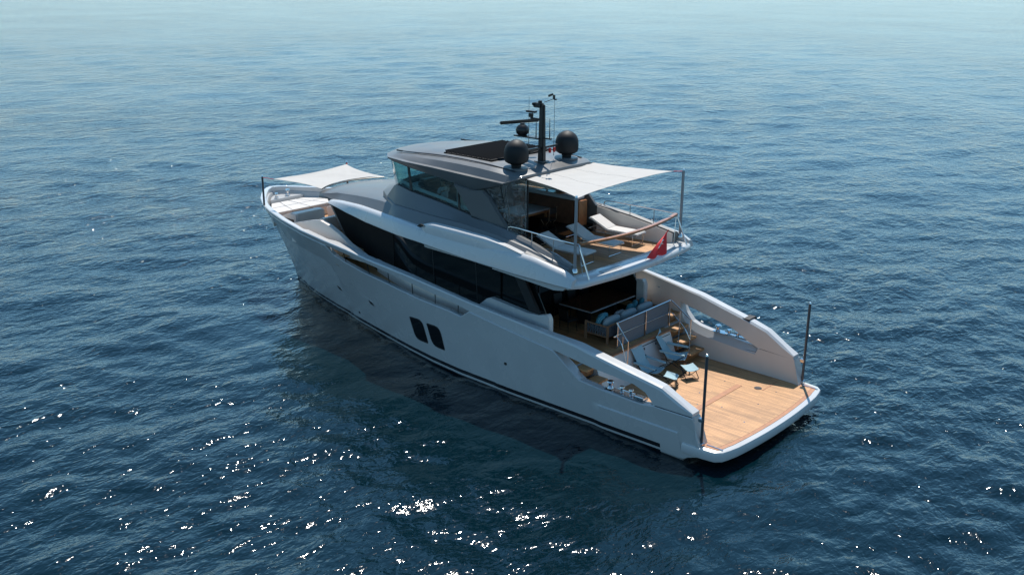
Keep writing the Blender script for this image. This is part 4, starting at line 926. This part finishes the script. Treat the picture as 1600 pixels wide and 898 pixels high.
pillow('seat_roll', 'flat grey cushion lying near the middle of the sofa seat', 'cushion', (6.85, -.72, 2.3), (.6, .3, .18), (0, R(-30), 0), CUSH, gb)

# sling lounge chairs on the platform, facing aft (-x local)
def sling(w=.72):
    t = thing('lounge_chair', '', 'camp chair', group='pale blue folding sling chairs on the swim platform')
    def fn(u, v):
        P = [(.62, 1.08), (.5, .86), (.36, .6), (.2, .4), (-.05, .36), (-.36, .42)]
        k = u*5; i = min(int(k), 4); f = k-i
        x = P[i][0]*(1-f)+P[i+1][0]*f; z = P[i][1]*(1-f)+P[i+1][1]*f
        return Vector((x, (v-.5)*w*(1-.12*math.sin(u*3.1)), z-.1*(4*v*(1-v))*(1-.4*u)))
    thick_sheet('sling_fabric', fn, 15, 8, .012, SLING, t)
    for s in (1, -1):
        G = geo(); prismg(G, [(.46, .66), (-.34, .58), (-.36, .54), (.44, .6)], 1, s*(w/2-.02), s*(w/2+.07)); mk('arm_strap', *G, SLING, t)
        tube('frame_tube', [(.64, s*w*.44, 1.06), (.2, s*w*.42, .3), (-.42, s*w/2, .02)], .014, BLACK, t, 6); tube('frame_tube', [(-.4, s*w/2, .56), (.4, s*w/2, .02)], .014, BLACK, t, 6)
        tube('frame_tube', [(-.4, s*w/2, .02), (.4, -s*w/2*.9, .35)], .012, BLACK, t, 6); lathe('foot', [(.03, 0), (.03, .03), (.001, .03)], (.4, s*w/2, 0), BLACK, t, 8); lathe('foot', [(.03, 0), (.03, .03), (.001, .03)], (-.42, s*w/2, 0), BLACK, t, 8)
        box('corner_patch', (.44, s*w/2, .68), (.08, .03, .05), BLACK, t)
    return t
ch = sling(); ch.location = (4.85, .08, .6); ch.rotation_euler = (0, 0, R(6)); ch['label'] = 'low pale blue sling chair in front of the white locker door, nearer the viewer'
c2 = dup(ch, 'taller pale blue sling chair leaning beside the teak stairs', (4.85, -1.42, .6), R(24)); c2.scale = (1.08, 1.15, 1.15)
def foots():
    t = thing('footstool', '', 'footstool', group='folding footstools of the sling chairs')
    thick_sheet('sling_fabric', lambda u, v: Vector(((u-.5)*.42, (v-.5)*.5, .4-.04*4*v*(1-v)+(u-.5)*.08)), 6, 6, .012, SLING, t)
    for s in (1, -1):
        tube('frame_tube', [(-.21, s*.25, .38), (.21, s*.25, .02)], .014, BLACK, t, 6); tube('frame_tube', [(.21, s*.25, .42), (-.21, s*.25, .02)], .014, BLACK, t, 6)
    for x in (-.21, .21): tube('foot_bar', [(x, -.25, .02), (x, .25, .02)], .014, BLACK, t, 6)
    return t
fo = foots(); fo.location = (4.0, .12, .6); fo.rotation_euler = (0, 0, R(20)); fo['label'] = 'pale blue folding footstool in front of the near sling chair'
dup(fo, 'pale blue folding footstool in front of the sling chair beside the stairs', (3.95, -.95, .6), R(-25))

# person at the helm
def skin_chain(name, verts, edges, radii, m, parent, sub=2):
    me = bpy.data.meshes.new(name); me.from_pydata(verts, edges, []); o = bpy.data.objects.new(name, me); C.objects.link(o); me.materials.append(m)
    o.parent = parent; md = o.modifiers.new('skin', 'SKIN'); md.use_smooth_shade = True
    for v, r_ in zip(me.skin_vertices[0].data, radii): v.radius = (r_, r_)
    me.skin_vertices[0].data[0].use_root = True
    s_ = o.modifiers.new('sub', 'SUBSURF'); s_.levels = sub; s_.render_levels = sub
    return o
pe = thing('person', 'person in a white shirt standing at the helm behind the tinted wheelhouse glass', 'person', (14.2, .75, 4.58), 0)
Vp = [(0, 0, .95), (0, 0, 1.15), (.03, 0, 1.35), (.04, 0, 1.48), (.06, 0, 1.55), (.08, 0, 1.66), (.07, 0, 1.76), (.03, .19, 1.42), (.12, .26, 1.16), (.38, .2, 1.1), (.46, .19, 1.1), (.03, -.19, 1.42), (.12, -.26, 1.16), (.38, -.2, 1.1), (.46, -.19, 1.1),
      (0, .1, .9), (.03, .11, .5), (0, .11, .1), (.12, .12, .04), (0, -.1, .9), (.03, -.11, .5), (0, -.11, .1), (.12, -.12, .04)]
Ep = [(0, 1), (1, 2), (2, 3), (3, 4), (4, 5), (5, 6), (3, 7), (7, 8), (8, 9), (9, 10), (3, 11), (11, 12), (12, 13), (13, 14), (0, 15), (15, 16), (16, 17), (17, 18), (0, 19), (19, 20), (20, 21), (21, 22)]
Rp = [.13, .12, .14, .1, .055, .1, .075, .06, .045, .035, .04, .06, .045, .035, .04, .09, .06, .045, .04, .09, .06, .045, .04]
skin_chain('body', Vp, Ep, Rp, SKIN, pe)
skin_chain('shirt', [(0, 0, 1.0), (0, 0, 1.15), (.03, 0, 1.35), (.04, 0, 1.46), (.03, .2, 1.42), (.09, .25, 1.24), (.03, -.2, 1.42), (.09, -.25, 1.24)], [(0, 1), (1, 2), (2, 3), (3, 4), (4, 5), (3, 6), (6, 7)], [.16, .155, .17, .11, .085, .07, .085, .07], SHIRT, pe)
skin_chain('shorts', [(0, 0, .98), (0, .1, .88), (.02, .11, .6), (0, -.1, .88), (.02, -.11, .6)], [(0, 1), (1, 2), (0, 3), (3, 4)], [.15, .11, .09, .11, .09], SHORTS, pe)
lathe('hair', [(.001, .11), (.06, .1), (.09, .06), (.1, 0), (.09, -.04)], (.055, 0, 1.74), HAIR, pe, 14)
for y in (-.035, .035): lathe('eye', [(.001, .008), (.012, 0)], (.165, y, 1.68), BLACK, pe, 8, 'x')
